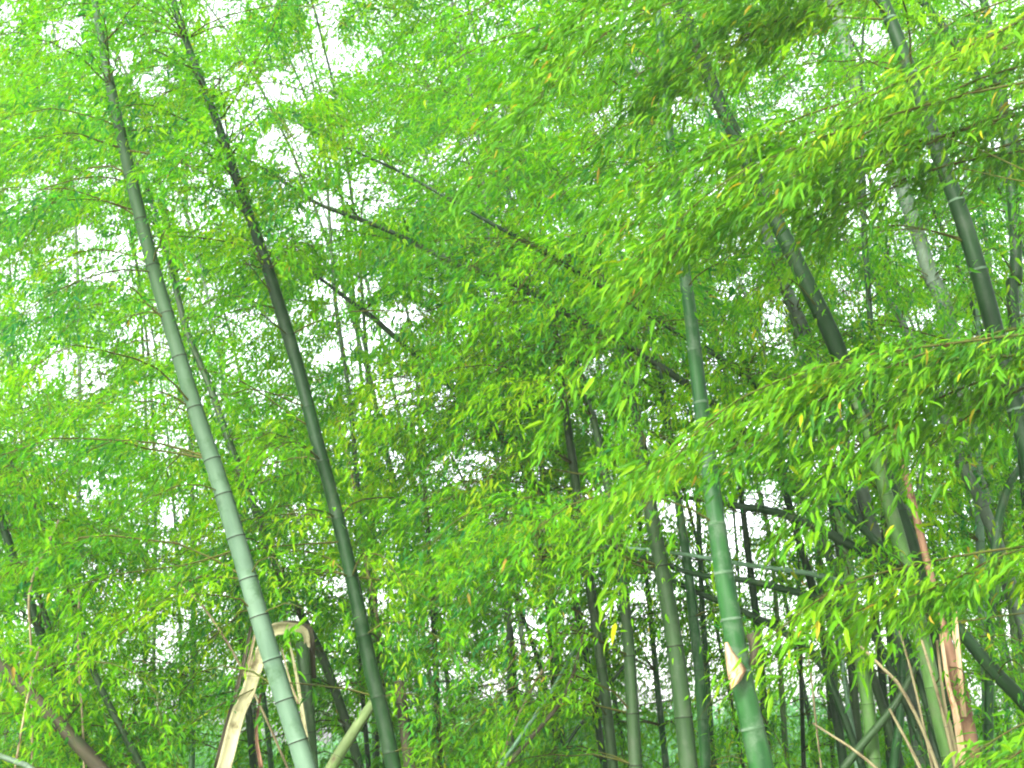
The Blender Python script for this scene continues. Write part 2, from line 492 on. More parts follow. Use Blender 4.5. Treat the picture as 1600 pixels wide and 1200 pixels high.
# ------------------------------------------------------------------ leaves
class Leaves:
    def __init__(self):
        self.b, self.d, self.n, self.l, self.w, self.t = [], [], [], [], [], []

    def add(self, b, d, n, l, w, t):
        for a, x in zip((self.b, self.d, self.n, self.l, self.w, self.t), (b, d, n, l, w, t)):
            a.append(x)

    def count(self):
        return sum(len(x) for x in self.l)

    def build(self, name, mat, parent, origin, fine):
        if not self.count():
            return None
        b, d, n = np.vstack(self.b), norm(np.vstack(self.d)), np.vstack(self.n)
        l, w, t = np.concatenate(self.l)[:, None], np.concatenate(self.w)[:, None], np.concatenate(self.t)
        s = norm(np.cross(d, n))
        n = np.cross(s, d)
        N = len(l)
        if fine:
            c1 = b + d * l * 0.22 + n * l * 0.02
            c2 = b + d * l * 0.60 - n * l * 0.02
            tip = b + d * l * 0.98 - n * l * 0.16
            fold = n * w * 0.16
            V = np.stack([b, c1 + s * w * .47 + fold, c1, c1 - s * w * .47 + fold,
                          c2 + s * w * .40 + fold, c2, c2 - s * w * .40 + fold, tip], 1).reshape(-1, 3)
            o = (np.arange(N) * 8)[:, None, None]
            T = np.array([[0, 1, 2], [0, 2, 3], [4, 7, 5], [5, 7, 6]])[None] + o
            Q = np.array([[1, 4, 5, 2], [2, 5, 6, 3]])[None] + o
            fs = [T.reshape(-1, 3), Q.reshape(-1, 4)]
            k = 8
        else:
            m = b + d * l * 0.38
            fold = n * w * 0.12
            V = np.stack([b, m + s * w * .5 + fold, b + d * l - n * l * 0.12, m - s * w * .5 + fold], 1).reshape(-1, 3)
            o = (np.arange(N) * 4)[:, None, None]
            fs = [(np.array([[0, 1, 2], [0, 2, 3]])[None] + o).reshape(-1, 3)]
            k = 4
        return link(name, V, fs, mat, parent, origin, smooth=False, attrs={'tint': ('FLOAT', np.repeat(t, k))})


def sprays(path, rad, P):
    """Leafy branchlets along a branch path. Returns twig paths/radii and leaf arrays (before any is dropped)."""
    n = len(path)
    seg = np.linalg.norm(np.diff(path, axis=0), axis=1)
    L = seg.sum()
    nb = max(2, int(L * P['per_m'] * rng.uniform(0.85, 1.15)))
    T = norm(np.gradient(path, axis=0))
    tw, tr, B, D, N, LL, W, TT = [], [], [], [], [], [], [], []
    tone = np.clip(rng.normal(P.get('tone', 0.45), P.get('vary', 0.19)), 0.02, 0.9)
    fpos = np.clip(np.sort(rng.random(nb)) * 0.6 + 0.4 * (np.arange(nb) + 0.5) / nb, 0, 0.995)
    for k in range(nb):
        f = P['start'] + (1 - P['start']) * fpos[k]
        x = f * (n - 1)
        i = min(int(x), n - 2)
        p0 = path[i] * (1 - (x - i)) + path[i + 1] * (x - i)
        t0 = T[i]
        side = norm(np.cross(t0, [0, 0, 1.0]) + 1e-6) * (1 if k % 2 else -1)
        dirn = norm(t0 * rng.uniform(0.5, 1.0) + side * rng.uniform(0.2, 0.9) * P['side'] + np.array(P['pull']) * rng.uniform(0.4, 1.1)
                    + rng.normal(0, 0.18, 3))
        lb = P['len'] * rng.uniform(0.45, 1.5) * (0.7 + 0.5 * f)
        s = np.linspace(0, 1, 5)[:, None]
        bp = p0 + dirn * lb * s + np.array([0, 0, -1.0]) * lb * P['droop'] * s**2
        tw.append(bp)
        tr.append(np.linspace(P['twig'], P['twig'] * 0.4, 5))
        nl = max(4, int(P['leaves'] * rng.uniform(0.7, 1.3) * lb / P['len']))
        ff = np.sort(rng.uniform(0.12, 1.0, nl)) ** 0.8
        xi = ff * 4
        ii = np.minimum(xi.astype(int), 3)
        fr = (xi - ii)[:, None]
        bb = bp[ii] * (1 - fr) + bp[ii + 1] * fr
        tt = norm(bp[ii + 1] - bp[ii])
        alt = np.where(np.arange(nl) % 2, 1.0, -1.0)[:, None]
        sd_ = norm(np.cross(tt, np.array([0, 0, 1.0])) + 1e-6)
        # secondary twiglets: leaves stand off the branchlet in small fans
        bb = bb + sd_ * alt * rng.uniform(0, P['fan'], (nl, 1)) + rng.normal(0, P['fan'] * 0.45, (nl, 3))
        dd = norm(tt * rng.uniform(0.5, 1.1, (nl, 1)) + sd_ * alt * rng.uniform(0.1, 0.8, (nl, 1))
                  + np.array([0, 0, -1.0]) * rng.uniform(P['hang'] * 0.4, P['hang'] * 1.3, (nl, 1)) + np.array(P.get('ldir', (0, 0, 0))) + rng.normal(0, P['rand'], (nl, 3)))
        nn = norm(np.array([0, 0, 1.0]) + rng.normal(0, 0.55, (nl, 3)))
        ll = P['leaf'] * rng.uniform(0.75, 1.2) * rng.uniform(0.5, 1.3, nl)
        B.append(bb); D.append(dd); N.append(nn); LL.append(ll)
        W.append(ll * P['slim'] * rng.uniform(0.8, 1.2, nl))
        tn = np.clip(tone + rng.normal(0, 0.10) + rng.normal(0, 0.15, nl), 0, 0.92)
        tn = np.where(rng.random(nl) < P.get('old', 0.02), rng.uniform(0.93, 1.0, nl), tn)
        TT.append(tn)
    return tw, tr, np.vstack(B), np.vstack(D), np.vstack(N), np.concatenate(LL), np.concatenate(W), np.concatenate(TT)


PAR = {
    'front': dict(per_m=8.0, start=0.15, side=0.9, pull=(-0.3, -0.1, -0.12), len=0.45, droop=0.45, twig=0.002, leaves=36,
                 fan=0.06, hang=0.28, rand=0.45, leaf=0.062, slim=0.23, tone=0.46, old=0.006),
    'near': dict(per_m=11.0, start=0.08, side=0.7, pull=(-0.55, -0.15, -0.3), len=0.40, droop=0.4, twig=0.0015, leaves=42,
                 fan=0.07, hang=0.42, rand=0.45, leaf=0.086, slim=0.18, tone=0.33, old=0.012, ldir=(-0.5, -0.1, -0.15)),
    'main': dict(per_m=8.0, start=0.15, side=0.9, pull=(-0.3, 0, -0.1), len=0.50, droop=0.45, twig=0.0016, leaves=40,
                 fan=0.06, hang=0.28, rand=0.45, leaf=0.062, slim=0.23, tone=0.45, old=0.006),
    'mid': dict(per_m=6.5, start=0.15, side=0.9, pull=(-0.3, 0, -0.12), len=0.62, droop=0.45, twig=0.0022, leaves=68,
                fan=0.08, hang=0.22, rand=0.5, leaf=0.063, slim=0.26, tone=0.48, old=0.006),
    'far': dict(per_m=4.2, start=0.1, side=1.0, pull=(-0.3, 0, -0.1), len=0.95, droop=0.4, twig=0.0045, leaves=80,
                fan=0.14, hang=0.22, rand=0.5, leaf=0.092, slim=0.28, tone=0.5, old=0.006),
}

COVER = {k: np.zeros_like(TARGET) for k in PAR}


def cells(u, v):
    i = ((v + 320) / TG).astype(int)
    j = ((u + 320) / TG).astype(int)
    ok = (i >= 0) & (i < TARGET.shape[0]) & (j >= 0) & (j < TARGET.shape[1])
    return i, j, ok


# ------------------------------------------------------------------ a bamboo: culm, branches, foliage
BAMBOO = []


def bamboo(label, pts, Y, mat, node=0.30, style='both', layer=None, vis=(), lean=0.0, ext=2.0, group='bamboos of the grove',
           sides=18, down=True, arch=0.25, uncovered=0.75, slim=0.76):
    """pts: (px, py, width px) from top to bottom, seen at depth Y (lean = how much nearer/farther the top is)."""
    pts = sorted(pts, key=lambda p: p[1])
    n = len(pts)
    W3, R3 = [], []
    y0, y1 = pts[0][1], pts[-1][1]
    for (px, py, wd) in pts:
        f = (y1 - py) / max(y1 - y0, 1)
        p = at(px, py, Y + lean * f)
        W3.append(p)
        R3.append(wd * slim * 0.5 * ((p - CAM) @ FW) / FPX)
    for (a, b) in zip(pts[:-1], pts[1:]):
        pr = 0.0
        for (va, vb, q) in vis:
            if va <= 0.5 * (a[1] + b[1]) <= vb:
                pr = q
        VIS.append((a[0], a[1], a[2] * slim, b[0], b[1], b[2] * slim, Y + 0.25, pr if vis else uncovered * 0.5))
        for f in np.linspace(0, 1, 6):
            HIDE.append((a[0] + (b[0] - a[0]) * f, a[1] + (b[1] - a[1]) * f, a[2], Y, max(0.0, 1 - (pr if vis else 0.35) * 1.25)))
    W3, R3 = np.array(W3), np.array(R3)
    # down to the ground
    if down and W3[-1, 2] > 0:
        d = norm(W3[-1] - W3[-2])
        d = norm(d + np.array([0, 0, -0.35])) if d[2] < -0.1 else norm(d + np.array([0, 0, -0.8]))
        t = (W3[-1, 2] + 0.08) / -d[2]
        W3 = np.vstack([W3, W3[-1] + d * t])
        R3 = np.append(R3, R3[-1] * 1.06)
    # on above what the photo shows, arching and thinning
    if ext > 0:
        d = norm(W3[0] - W3[1])
        e = []
        for k in range(4, 0, -1):
            s = ext * k / 4
            e.append(W3[0] + d * s + np.array([np.sign(d[0]) * 0.3, 0, -1.0]) * arch * s * s / ext)
        W3 = np.vstack([e, W3])
        R3 = np.concatenate([[R3[0] * f for f in (0.25, 0.5, 0.7, 0.88)], R3])
    Q = spline(np.hstack([W3, R3[:, None]])[::-1], max(14, len(W3) * 5))
    path, rad = Q[:, :3], np.maximum(Q[:, 3], 0.003)
    base = path[0].copy()
    t = thing('bamboo', label, 'bamboo', base, group)
    (V, F_, mi, S), nodeP, nodeR = culm_mesh(path, rad, node, sides, style)
    S = S + np.array([rng.uniform(0, 50), 0, 0])
    link('culm', V, F_, [CM[mat], CM['ring'], CM['wax']], t, base, mi, attrs={'stem': ('FLOAT_VECTOR', S)})
    for p, r in zip(path[::1], rad):
        u, v, z = proj(p[None])
        if (v[0] < y0 - 5 or v[0] > y1 + 5) and -50 < u[0] < 1650 and -50 < v[0] < 1250:
            HIDE.append((u[0], v[0], 2 * r * FPX / z[0], Y, 0.95))
    b = dict(root=t, base=base, path=path, rad=rad, nodeP=nodeP, nodeR=nodeR, Y=Y, layer=layer, leaves=Leaves(), mat=mat,
             branches=0, label=label)
    BAMBOO.append(b)
    return b


def add_branch(b, path, rad0, P, layer, check=True, wood=True, fixed=None, TGT=None):
    """Put a branch with its leafy twigs on bamboo b; with check the coverage map decides."""
    tw, tr, B, D, N, L, W, T = sprays(path, rad0, P)
    TGT = TARGET if TGT is None else TGT
    c = B + D * L[:, None] * 0.5
    u, v, z = proj(c)
    i, j, ok = cells(u, v)
    if check:
        if ok.mean() < 0.35:
            return False
        need = (TGT * check - COVER[layer])[i[ok], j[ok]]
        if need.mean() < 0.02 or (need > 0).mean() < 0.5:
            return False
    if check:
        pu, pv, pz = proj(path[2:])
        if (covers(pu, pv, pz) > 0.65).any():
            return False
        pu, pv, pz = proj(np.vstack(tw))
        bad = (covers(pu, pv, pz) > 0.65).reshape(len(tw), -1).any(1)
        tr = [r for r, x in zip(tr, bad) if not x]
        tw = [t_ for t_, x in zip(tw, bad) if not x]
    drop = np.maximum(openness(u, v) * (0.66 if layer == 'far' else 0.95), covers(u, v, z))
    if fixed is not None:
        drop = drop * fixed
    keep = rng.random(len(u)) > drop
    if check:
        over = np.zeros(len(u))
        over[ok] = np.clip((COVER[layer] / np.maximum(TGT * check, 0.05))[i[ok], j[ok]] - 1.15, 0, 0.8)
        keep &= rng.random(len(u)) > over
    if keep.sum() < 12:
        return False
    b['leaves'].add(B[keep], D[keep], N[keep], L[keep], W[keep], T[keep])
    m = keep & ok
    np.add.at(COVER[layer], (i[m], j[m]), (L[m] * W[m] * 0.55 * 0.6) * (FPX / z[m]) ** 2 / TG**2)
    if wood:
        near = z.mean() < 16
        V, q, S = multi_tube([path] + (tw if near else []), [np.linspace(rad0, rad0 * 0.3, len(path))] + (tr if near else []), 5 if near else 4)
        br = link('branch', V, q, CM['twig'] if rad0 < 0.012 else CM[b['mat']], b['root'], b['base'], attrs={'stem': ('FLOAT_VECTOR', S)})
    b['branches'] += 1
    return True


def grow(b, P, layer, share, L=(1.0, 2.2), left=0.62, TGT=None, toward=False):
    """A branch from a random node of b, rising, arching over and drooping."""
    k = rng.integers(0, len(b['nodeP']))
    p0 = b['nodeP'][k]
    u, v, z = proj(p0[None])
    if not (-380 < u[0] < 1980 and -420 < v[0] < 1500):
        return False
    az = rng.uniform(0, 2 * math.pi)
    if rng.random() < left:
        az = math.pi + rng.normal(0, 0.75)
    if toward:
        az = -math.pi / 2 - 0.3 + rng.normal(0, 0.8)
    h = np.array([math.cos(az), math.sin(az), 0])
    l = rng.uniform(*L)
    rise = rng.uniform(0.15, 0.75)
    s = np.linspace(0, 1, 9)[:, None]
    path = p0 + h * l * s * (1 - 0.12 * s) + np.array([0, 0, 1.0]) * l * (rise * s - (rise * 0.75 + rng.uniform(0.1, 0.35)) * s**2)
    path = path + np.cumsum(rng.normal(0, 0.012 * l, (9, 3)), axis=0) * (s > 0)
    path[:, 2] = np.maximum(path[:, 2], 0.3)
    return add_branch(b, path, min(b['nodeR'][k] * 0.25, 0.003 + 0.003 * l), P, layer, check=share, TGT=TGT, wood=layer != 'far')


def px_branch(b, pts, Y0, Y1, P, layer, leafy=True, rad=None, fixed=0.5):
    """A branch the photo shows: (px,py) from where it leaves the stem outwards."""
    n = len(pts)
    w3 = np.array([at(p[0], p[1], Y0 + (Y1 - Y0) * k / max(n - 1, 1)) for k, p in enumerate(pts)])
    path = spline(w3, max(9, n * 3))
    if leafy:
        return add_branch(b, path, rad or 0.008, P, layer, check=False, fixed=fixed)
    V, q, S = multi_tube([path], [np.linspace(rad or 0.008, (rad or 0.008) * 0.4, len(path))], 6)
    link('branch', V, q, CM['twig'], b['root'], b['base'], attrs={'stem': ('FLOAT_VECTOR', S)})


# ------------------------------------------------------------------ the setting
def ground():
    n = 120
    g = np.linspace(-1, 1, n)
    g = np.sign(g) * np.abs(g) ** 2.2 * 400
    X, Y = np.meshgrid(g, g + 15)
    Z = 0.10 * np.sin(X * 0.7 + 1.3) * np.cos(Y * 0.55) - 0.04
    Z = np.where(np.hypot(X, Y - 15) < 60, Z, -0.05)
    V = np.stack([X, Y, Z], -1).reshape(-1, 3)
    i = (np.arange(n - 1)[:, None] * n + np.arange(n - 1)[None]).ravel()
    q = np.stack([i, i + 1, i + n + 1, i + n], 1)
    m, nd, l, p, out = new_mat('leaf_litter_soil')
    tc = nd.new('ShaderNodeTexCoord')
    a = nd.new('ShaderNodeTexNoise'); a.inputs['Scale'].default_value = 2.5; a.inputs['Detail'].default_value = 10
    l.new(tc.outputs['Object'], a.inputs['Vector'])
    r = nd.new('ShaderNodeValToRGB')
    r.color_ramp.elements[0].position = 0.35; r.color_ramp.elements[0].color = (0.12, 0.10, 0.06, 1)
    r.color_ramp.elements[1].position = 0.65; r.color_ramp.elements[1].color = (0.30, 0.26, 0.16, 1)
    e = r.color_ramp.elements.new(0.5); e.color = (0.14, 0.16, 0.08, 1)
    l.new(a.outputs[0], r.inputs[0]); l.new(r.outputs[0], p.inputs['Base Color'])
    p.inputs['Roughness'].default_value = 0.95
    o = link('ground', V, q, m)
    o['kind'] = 'structure'


def shadow_lift_haze():  # thin air volume added to lift the shadows
    m = bpy.data.materials.new('shadow_lift_air')
    m.use_nodes = True
    n, l = m.node_tree.nodes, m.node_tree.links
    n.clear()
    out = n.new('ShaderNodeOutputMaterial')
    v = n.new('ShaderNodeVolumePrincipled')
    v.inputs['Color'].default_value = (0.93, 1.0, 0.95, 1)
    v.inputs['Density'].default_value = 0.0008
    v.inputs['Anisotropy'].default_value = 0.1
    l.new(v.outputs[0], out.inputs['Volume'])
    x0, x1, y0, y1, z0, z1 = -90, 90, -30, 110, -1.6, 22
    V = [(x, y, z) for z in (z0, z1) for y in (y0, y1) for x in (x0, x1)]
    q = [[0, 2, 3, 1], [4, 5, 7, 6], [0, 1, 5, 4], [2, 6, 7, 3], [0, 4, 6, 2], [1, 3, 7, 5]]
    o = link('shadow_lift_haze', V, np.array(q), m, smooth=False)
    o['kind'] = 'stuff'


ground()
shadow_lift_haze()

#@@SCENE@@
# ------------------------------------------------------------------ the bamboos the photo shows
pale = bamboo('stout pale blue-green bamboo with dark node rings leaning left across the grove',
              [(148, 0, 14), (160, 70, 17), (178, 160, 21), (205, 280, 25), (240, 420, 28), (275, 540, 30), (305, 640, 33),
               (345, 760, 36), (375, 860, 38), (410, 980, 39), (440, 1080, 40), (478, 1200, 42)], 8.2, 'pale_shaded', node=0.245, style='dark',
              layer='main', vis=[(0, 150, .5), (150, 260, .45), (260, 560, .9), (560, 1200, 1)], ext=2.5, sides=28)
dark = bamboo('tall dark green bamboo leaning left beside the pale ringed one, bare almost to the top',
              [(270, 0, 12), (295, 75, 14), (320, 140, 15), (350, 220, 17), (380, 310, 19), (412, 400, 23), (440, 490, 26), (470, 590, 27),
               (490, 670, 27), (515, 760, 27), (540, 860, 28), (560, 950, 29), (578, 1040, 31), (598, 1120, 32), (615, 1200, 33)], 8.8, 'dark',
              node=0.36, style='none', layer='main', vis=[(0, 230, .95), (230, 380, .75), (380, 840, .97), (840, 900, .4), (900, 1200, .97)],
              ext=2.5, sides=24)
slim = bamboo('slender olive bamboo climbing just behind the pale ringed one',
              [(262, 400, 11), (290, 510, 13), (330, 610, 14), (365, 710, 16), (400, 800, 16), (430, 880, 16), (470, 960, 17), (505, 1030, 18),
               (533, 1105, 19), (562, 1200, 20)], 10.6, 'olive', layer='main', vis=[(400, 720, .75), (720, 980, .35), (980, 1200, .85)], ext=2.2)
right = bamboo('stout bright green bamboo with white node rings and a peeling papery sheath',
               [(1035, 90, 16), (1042, 170, 18), (1055, 300, 21), (1070, 430, 25), (1080, 500, 27), (1090, 590, 30), (1100, 670, 32),
                (1112, 760, 35), (1124, 850, 38), (1139, 945, 42), (1155, 1040, 45), (1172, 1120, 48), (1190, 1200, 51)], 7.6, 'green',
               node=0.27, style='pale', layer='main', vis=[(90, 250, .1), (250, 440, .0), (440, 610, .9), (610, 750, .0), (750, 1010, 1),
                                                          (1010, 1080, .8), (1080, 1200, 1)], ext=2.0, sides=28)
rdark = bamboo('thick dark bamboo leaning left high on the right, ringed with pale joints',
               [(1375, -10, 26), (1410, 80, 29), (1432, 140, 30), (1470, 250, 32), (1500, 330, 34), (1525, 410, 36), (1545, 480, 37),
                (1565, 560, 38), (1592, 650, 40), (1620, 760, 41), (1650, 900, 42)], 8.0, 'dark', node=0.34, style='pale', layer='main',
               vis=[(-10, 110, .9), (110, 260, .65), (260, 470, .97), (470, 900, .4)], ext=2.0, sides=22)
rmid = bamboo('thick blackish bamboo showing between two leaf sprays right of centre',
              [(1085, 60, 28), (1120, 150, 29), (1160, 235, 30), (1203, 325, 31), (1240, 400, 33), (1270, 462, 35), (1302, 530, 36),
               (1335, 620, 36), (1365, 700, 38), (1390, 770, 38), (1420, 850, 39), (1450, 950, 40)], 8.7, 'dark', node=0.4, style='none',
              layer='main', vis=[(60, 190, .85), (190, 300, .55), (300, 365, .9), (365, 535, 1), (535, 720, .2), (720, 860, .9)], ext=2.0, sides=22)
rpale = bamboo('pale grey-green bamboo close beside the blackish one right of centre',
               [(1195, 360, 20), (1225, 440, 22), (1258, 520, 24), (1290, 610, 25), (1318, 690, 25), (1345, 760, 26), (1370, 850, 27),
                (1395, 960, 28), (1420, 1080, 29)], 9.8, 'grey', layer='main', vis=[(360, 425, .4), (425, 530, .95), (740, 860, .9)], ext=2.0)
rghost = bamboo('pale grey bamboo leaning left far back behind the upper right leaves',
                [(1296, -10, 26), (1309, 21, 27), (1322, 80, 28), (1360, 190, 28), (1400, 270, 29), (1417, 315, 30), (1438, 378, 30), (1450, 420, 31),
                 (1477, 485, 32), (1500, 600, 32), (1520, 720, 33), (1543, 802, 34), (1580, 920, 34)], 11.8, 'grey', node=0.45, style='none', layer='main',
                vis=[(-10, 100, .85), (100, 240, .2), (240, 500, .8), (650, 810, .6)], ext=2.0)
thinv = bamboo('thin dark upright bamboo between the two thick leaning ones at right',
               [(1347, 230, 8), (1350, 300, 10), (1352, 400, 11), (1360, 500, 12), (1368, 620, 12), (1376, 760, 13)], 9.4, 'dark', style='none',
               layer='main', vis=[(255, 500, .9)], ext=2.0, sides=12)
c9 = bamboo('slender dark green bamboo rising through the centre leaves, wavy and close to upright',
            [(862, 470, 11), (870, 540, 13), (880, 620, 15), (892, 700, 17), (900, 760, 18), (908, 830, 18), (920, 900, 19), (934, 1000, 20), (945, 1080, 21),
             (958, 1200, 22)], 9.5, 'olive', layer='main', vis=[(500, 620, .5), (620, 740, .9), (740, 870, .5), (870, 1200, .85)], ext=2.0, sides=14)
c10 = bamboo('stout olive grey bamboo standing left of the white ringed green one',
             [(985, 610, 19), (1000, 690, 22), (1014, 780, 25), (1030, 870, 27), (1045, 950, 29), (1060, 1050, 31), (1076, 1200, 33)], 8.9, 'olive',
             style='dark', node=0.4, layer='main', vis=[(670, 720, .9), (800, 1200, .85)], ext=2.0, slim=0.88)
c11 = bamboo('slim bright green bamboo directly left of the white ringed one',
             [(1052, 720, 15), (1062, 800, 17), (1074, 880, 19), (1085, 980, 21), (1095, 1080, 22), (1103, 1200, 23)], 9.3, 'green', layer='main',
             vis=[(790, 1200, .95)], ext=2.0, sides=16)
c12 = bamboo('thin shaded bamboo wedged between the slim green one and the white ringed one',
             [(1086, 720, 9), (1091, 800, 10), (1095, 900, 11), (1101, 1000, 12), (1108, 1100, 12), (1116, 1200, 13)], 10.6, 'green', layer='main',
             vis=[(780, 1100, .9)], ext=1.8, sides=12)
c13 = bamboo('thin dark bamboo right of the white ringed one, seen against bright sky',
             [(1150, 700, 11), (1160, 790, 12), (1171, 880, 14), (1181, 960, 15), (1192, 1080, 16), (1200, 1200, 16)], 10.2, 'dark', layer='main',
             vis=[(780, 960, .95)], ext=1.8, sides=12)
c14 = bamboo('olive bamboo with mossy skin below the centre leaves',
             [(968, 880, 20), (977, 950, 22), (985, 1050, 25), (993, 1200, 28)], 9.1, 'olive', style='dark', layer='main', vis=[(940, 1200, .85)], ext=2.4, sides=16)
c15 = bamboo('thin green bamboo between the mossy olive one and the olive grey one',
             [(1010, 900, 9), (1020, 1000, 11), (1030, 1100, 13), (1041, 1200, 14)], 10.8, 'green', layer='main', vis=[(1040, 1200, .8)], ext=2.0, sides=12)
c16 = bamboo('olive green bamboo with lit left edge beside the brown sheathed stem',
             [(1362, 690, 25), (1376, 745, 26), (1398, 820, 30), (1424, 920, 32), (1446, 1020, 33), (1470, 1130, 34), (1488, 1200, 34)], 8.4, 'moss', layer='main',
             vis=[(725, 850, .95), (1000, 1200, .5)], ext=0.5)
r1 = bamboo('broad pale grey-green bamboo behind the thin tan canes at lower right',
            [(1432, 900, 28), (1444, 1000, 30), (1455, 1080, 32), (1470, 1200, 34)], 9.6, 'grey', layer='main', vis=[(1030, 1200, .8)], ext=1.5)
r2 = bamboo('pale upright bamboo between the reddish broken stem and the right edge',
            [(1528, 760, 16), (1534, 900, 18), (1540, 1040, 20), (1546, 1200, 22)], 10.8, 'pale', layer='main', vis=[(760, 860, .8), (1040, 1130, .7)], ext=1.8)
r3 = bamboo('thin light green bamboo at the right edge above the hard leaning dark one',
            [(1566, 800, 12), (1576, 900, 14), (1585, 1000, 15), (1596, 1200, 16)], 11.2, 'moss', layer='main', vis=[(940, 1060, .8)], ext=1.8, sides=12)
r4 = bamboo('thin pale stem among the fine ones at upper right, nearest the thick dark one',
            [(1504, 220, 7), (1512, 320, 8), (1522, 430, 9), (1530, 540, 10)], 12.4, 'pale', layer='main', vis=[(270, 500, .8)], ext=1.5, sides=10)
r5 = bamboo('thin green stem in the middle of the fine stems at upper right',
            [(1528, 230, 7), (1536, 330, 8), (1548, 430, 9), (1556, 540, 10)], 12.0, 'moss', layer='main', vis=[(290, 480, .8)], ext=1.5, sides=10)
r6 = bamboo('slim green bamboo just left of the thickest one of the lower right clump',
            [(1296, 980, 12), (1304, 1060, 13), (1312, 1130, 14), (1318, 1200, 15)], 10.6, 'moss', layer='main', vis=[(1060, 1200, .8)], ext=1.5, sides=12)
r7 = bamboo('slim lit bamboo at the far side of the bright lower right gap',
            [(1214, 960, 10), (1220, 1050, 11), (1224, 1120, 12), (1230, 1200, 12)], 11.6, 'moss', layer='main', vis=[(1000, 1200, .6)], ext=1.5, sides=12)
c18 = bamboo('mid green bamboo standing upright in the lower right clump, thickest of that clump',
             [(1336, 960, 24), (1346, 1040, 26), (1357, 1110, 28), (1366, 1200, 29)], 9.0, 'moss', layer='main', vis=[(1020, 1200, .95)], ext=2.5)
c18b = bamboo('deep green upright bamboo tucked behind the thickest of the lower right clump',
              [(1368, 960, 14), (1376, 1040, 15), (1384, 1110, 16), (1392, 1200, 17)], 9.9, 'dark', layer='main', vis=[(1000, 1140, .9)], ext=2.2, sides=14)
c18c = bamboo('upright green bamboo right of the lower right clump, its foot bending left',
              [(1418, 920, 15), (1412, 1000, 16), (1408, 1100, 18), (1396, 1200, 20)], 9.2, 'green', layer='main', vis=[(980, 1200, .9)], ext=2.2, sides=14)
c18d = bamboo('thin pale stem left of the lower right clump',
              [(1313, 1000, 8), (1322, 1080, 10), (1332, 1140, 11), (1340, 1200, 12)], 9.6, 'pale', layer='main', vis=[(1060, 1200, .9)], ext=2.0, sides=12)
c18e = bamboo('thin dark upright stem crossing the bright gap at lower right',
              [(1247, 880, 7), (1250, 1000, 9), (1253, 1100, 9), (1256, 1200, 10)], 12.0, 'dark', layer='main', vis=[(1000, 1160, 1)], ext=2.0, sides=10)
c19 = bamboo('dark green bamboo leaning hard left at the lower right edge',
             [(1450, 930, 20), (1500, 985, 24), (1545, 1040, 28), (1598, 1095, 30), (1660, 1170, 31)], 8.3, 'dark', style='none', layer='main',
             vis=[(990, 1200, .9)], ext=1.2, arch=0.1)
c20 = bamboo('grey-green bamboo leaning at the right edge below the middle spray',
             [(1470, 640, 20), (1500, 720, 24), (1535, 790, 25), (1565, 870, 26), (1600, 980, 27)], 10.2, 'grey', layer='main', vis=[(700, 830, .8)], ext=2.0)
c21 = bamboo('green bamboo tipped right at the right edge, crossing the grey leaning one',
             [(1625, 680, 13), (1598, 725, 15), (1572, 770, 17), (1556, 840, 18), (1548, 960, 18), (1545, 1100, 19)], 10.0, 'green', style='none', layer='main',
             vis=[(700, 840, .9)], ext=1.0, arch=0.1, sides=14)
c22 = bamboo('dark bamboo stem just inside the right edge above the lowest spray',
             [(1548, 60, 18), (1558, 120, 22), (1570, 190, 24), (1580, 280, 24), (1588, 420, 25), (1592, 600, 26), (1600, 700, 27), (1612, 860, 28)], 9.0, 'dark',
             layer='main', vis=[(110, 185, .8), (590, 700, .7)], ext=2.0)
c23 = bamboo('dark thin bamboo at the top right corner leaning left',
             [(1405, -40, 14), (1440, 0, 16), (1475, 45, 18), (1520, 110, 18), (1580, 210, 19), (1640, 330, 20)], 9.6, 'dark', style='none', layer='main',
             vis=[(-40, 55, .8)], ext=1.5, sides=14)
c24 = bamboo('dark leaning bamboo stem behind the bright gap right of the white ringed one',
             [(1205, 690, 12), (1228, 770, 15), (1250, 850, 16), (1272, 930, 17), (1290, 1020, 18), (1310, 1140, 19)], 10.4, 'dark', layer='main',
             vis=[(770, 950, .85)], ext=2.0, sides=14)
c25 = bamboo('dark bamboo stem in the tangle right of the bright gap',
             [(1285, 700, 14), (1300, 790, 16), (1314, 880, 17), (1325, 980, 18), (1335, 1090, 18)], 9.7, 'olive', layer='main', vis=[(760, 900, .6)], ext=2.0, sides=14)

# stems that lean far over
la = bamboo('slender green bamboo slanting down across the centre from the upper left',
            [(420, 268, 6), (500, 320, 10), (560, 342, 12), (620, 366, 13), (700, 406, 15), (800, 442, 16), (900, 498, 17), (1000, 552, 18), (1080, 606, 20),
             (1180, 690, 21), (1270, 810, 22), (1330, 960, 23)], 9.3, 'olive', node=0.35, style='none', layer='main',
            vis=[(318, 420, .9), (420, 540, .5), (540, 620, .9)], ext=1.2, arch=0.3, sides=12, slim=0.6)
lb = bamboo('thin dark bamboo slanting across the centre above the green slanting one',
            [(430, 175, 3), (490, 205, 5), (540, 230, 6), (620, 266, 8), (700, 310, 9), (760, 345, 10), (830, 382, 12), (900, 424, 13), (990, 476, 14),
             (1060, 520, 15), (1130, 562, 16), (1230, 650, 17), (1330, 780, 18), (1390, 930, 19)], 8.9, 'dark', node=0.35, style='none', layer='main',
            vis=[(225, 440, .92), (440, 520, .5), (520, 580, .9)], ext=0.6, arch=0.3, sides=12, slim=0.6)
lc = bamboo('dark bamboo slanting down past the bright gap left of centre',
            [(500, 435, 8), (540, 465, 11), (575, 490, 13), (612, 522, 14), (700, 600, 15), (790, 690, 16), (845, 775, 17), (890, 900, 18), (920, 1050, 19)],
            10.0, 'dark', style='none', layer='main', vis=[(450, 530, .9), (720, 780, .1)], ext=0.8, sides=12, slim=0.6)
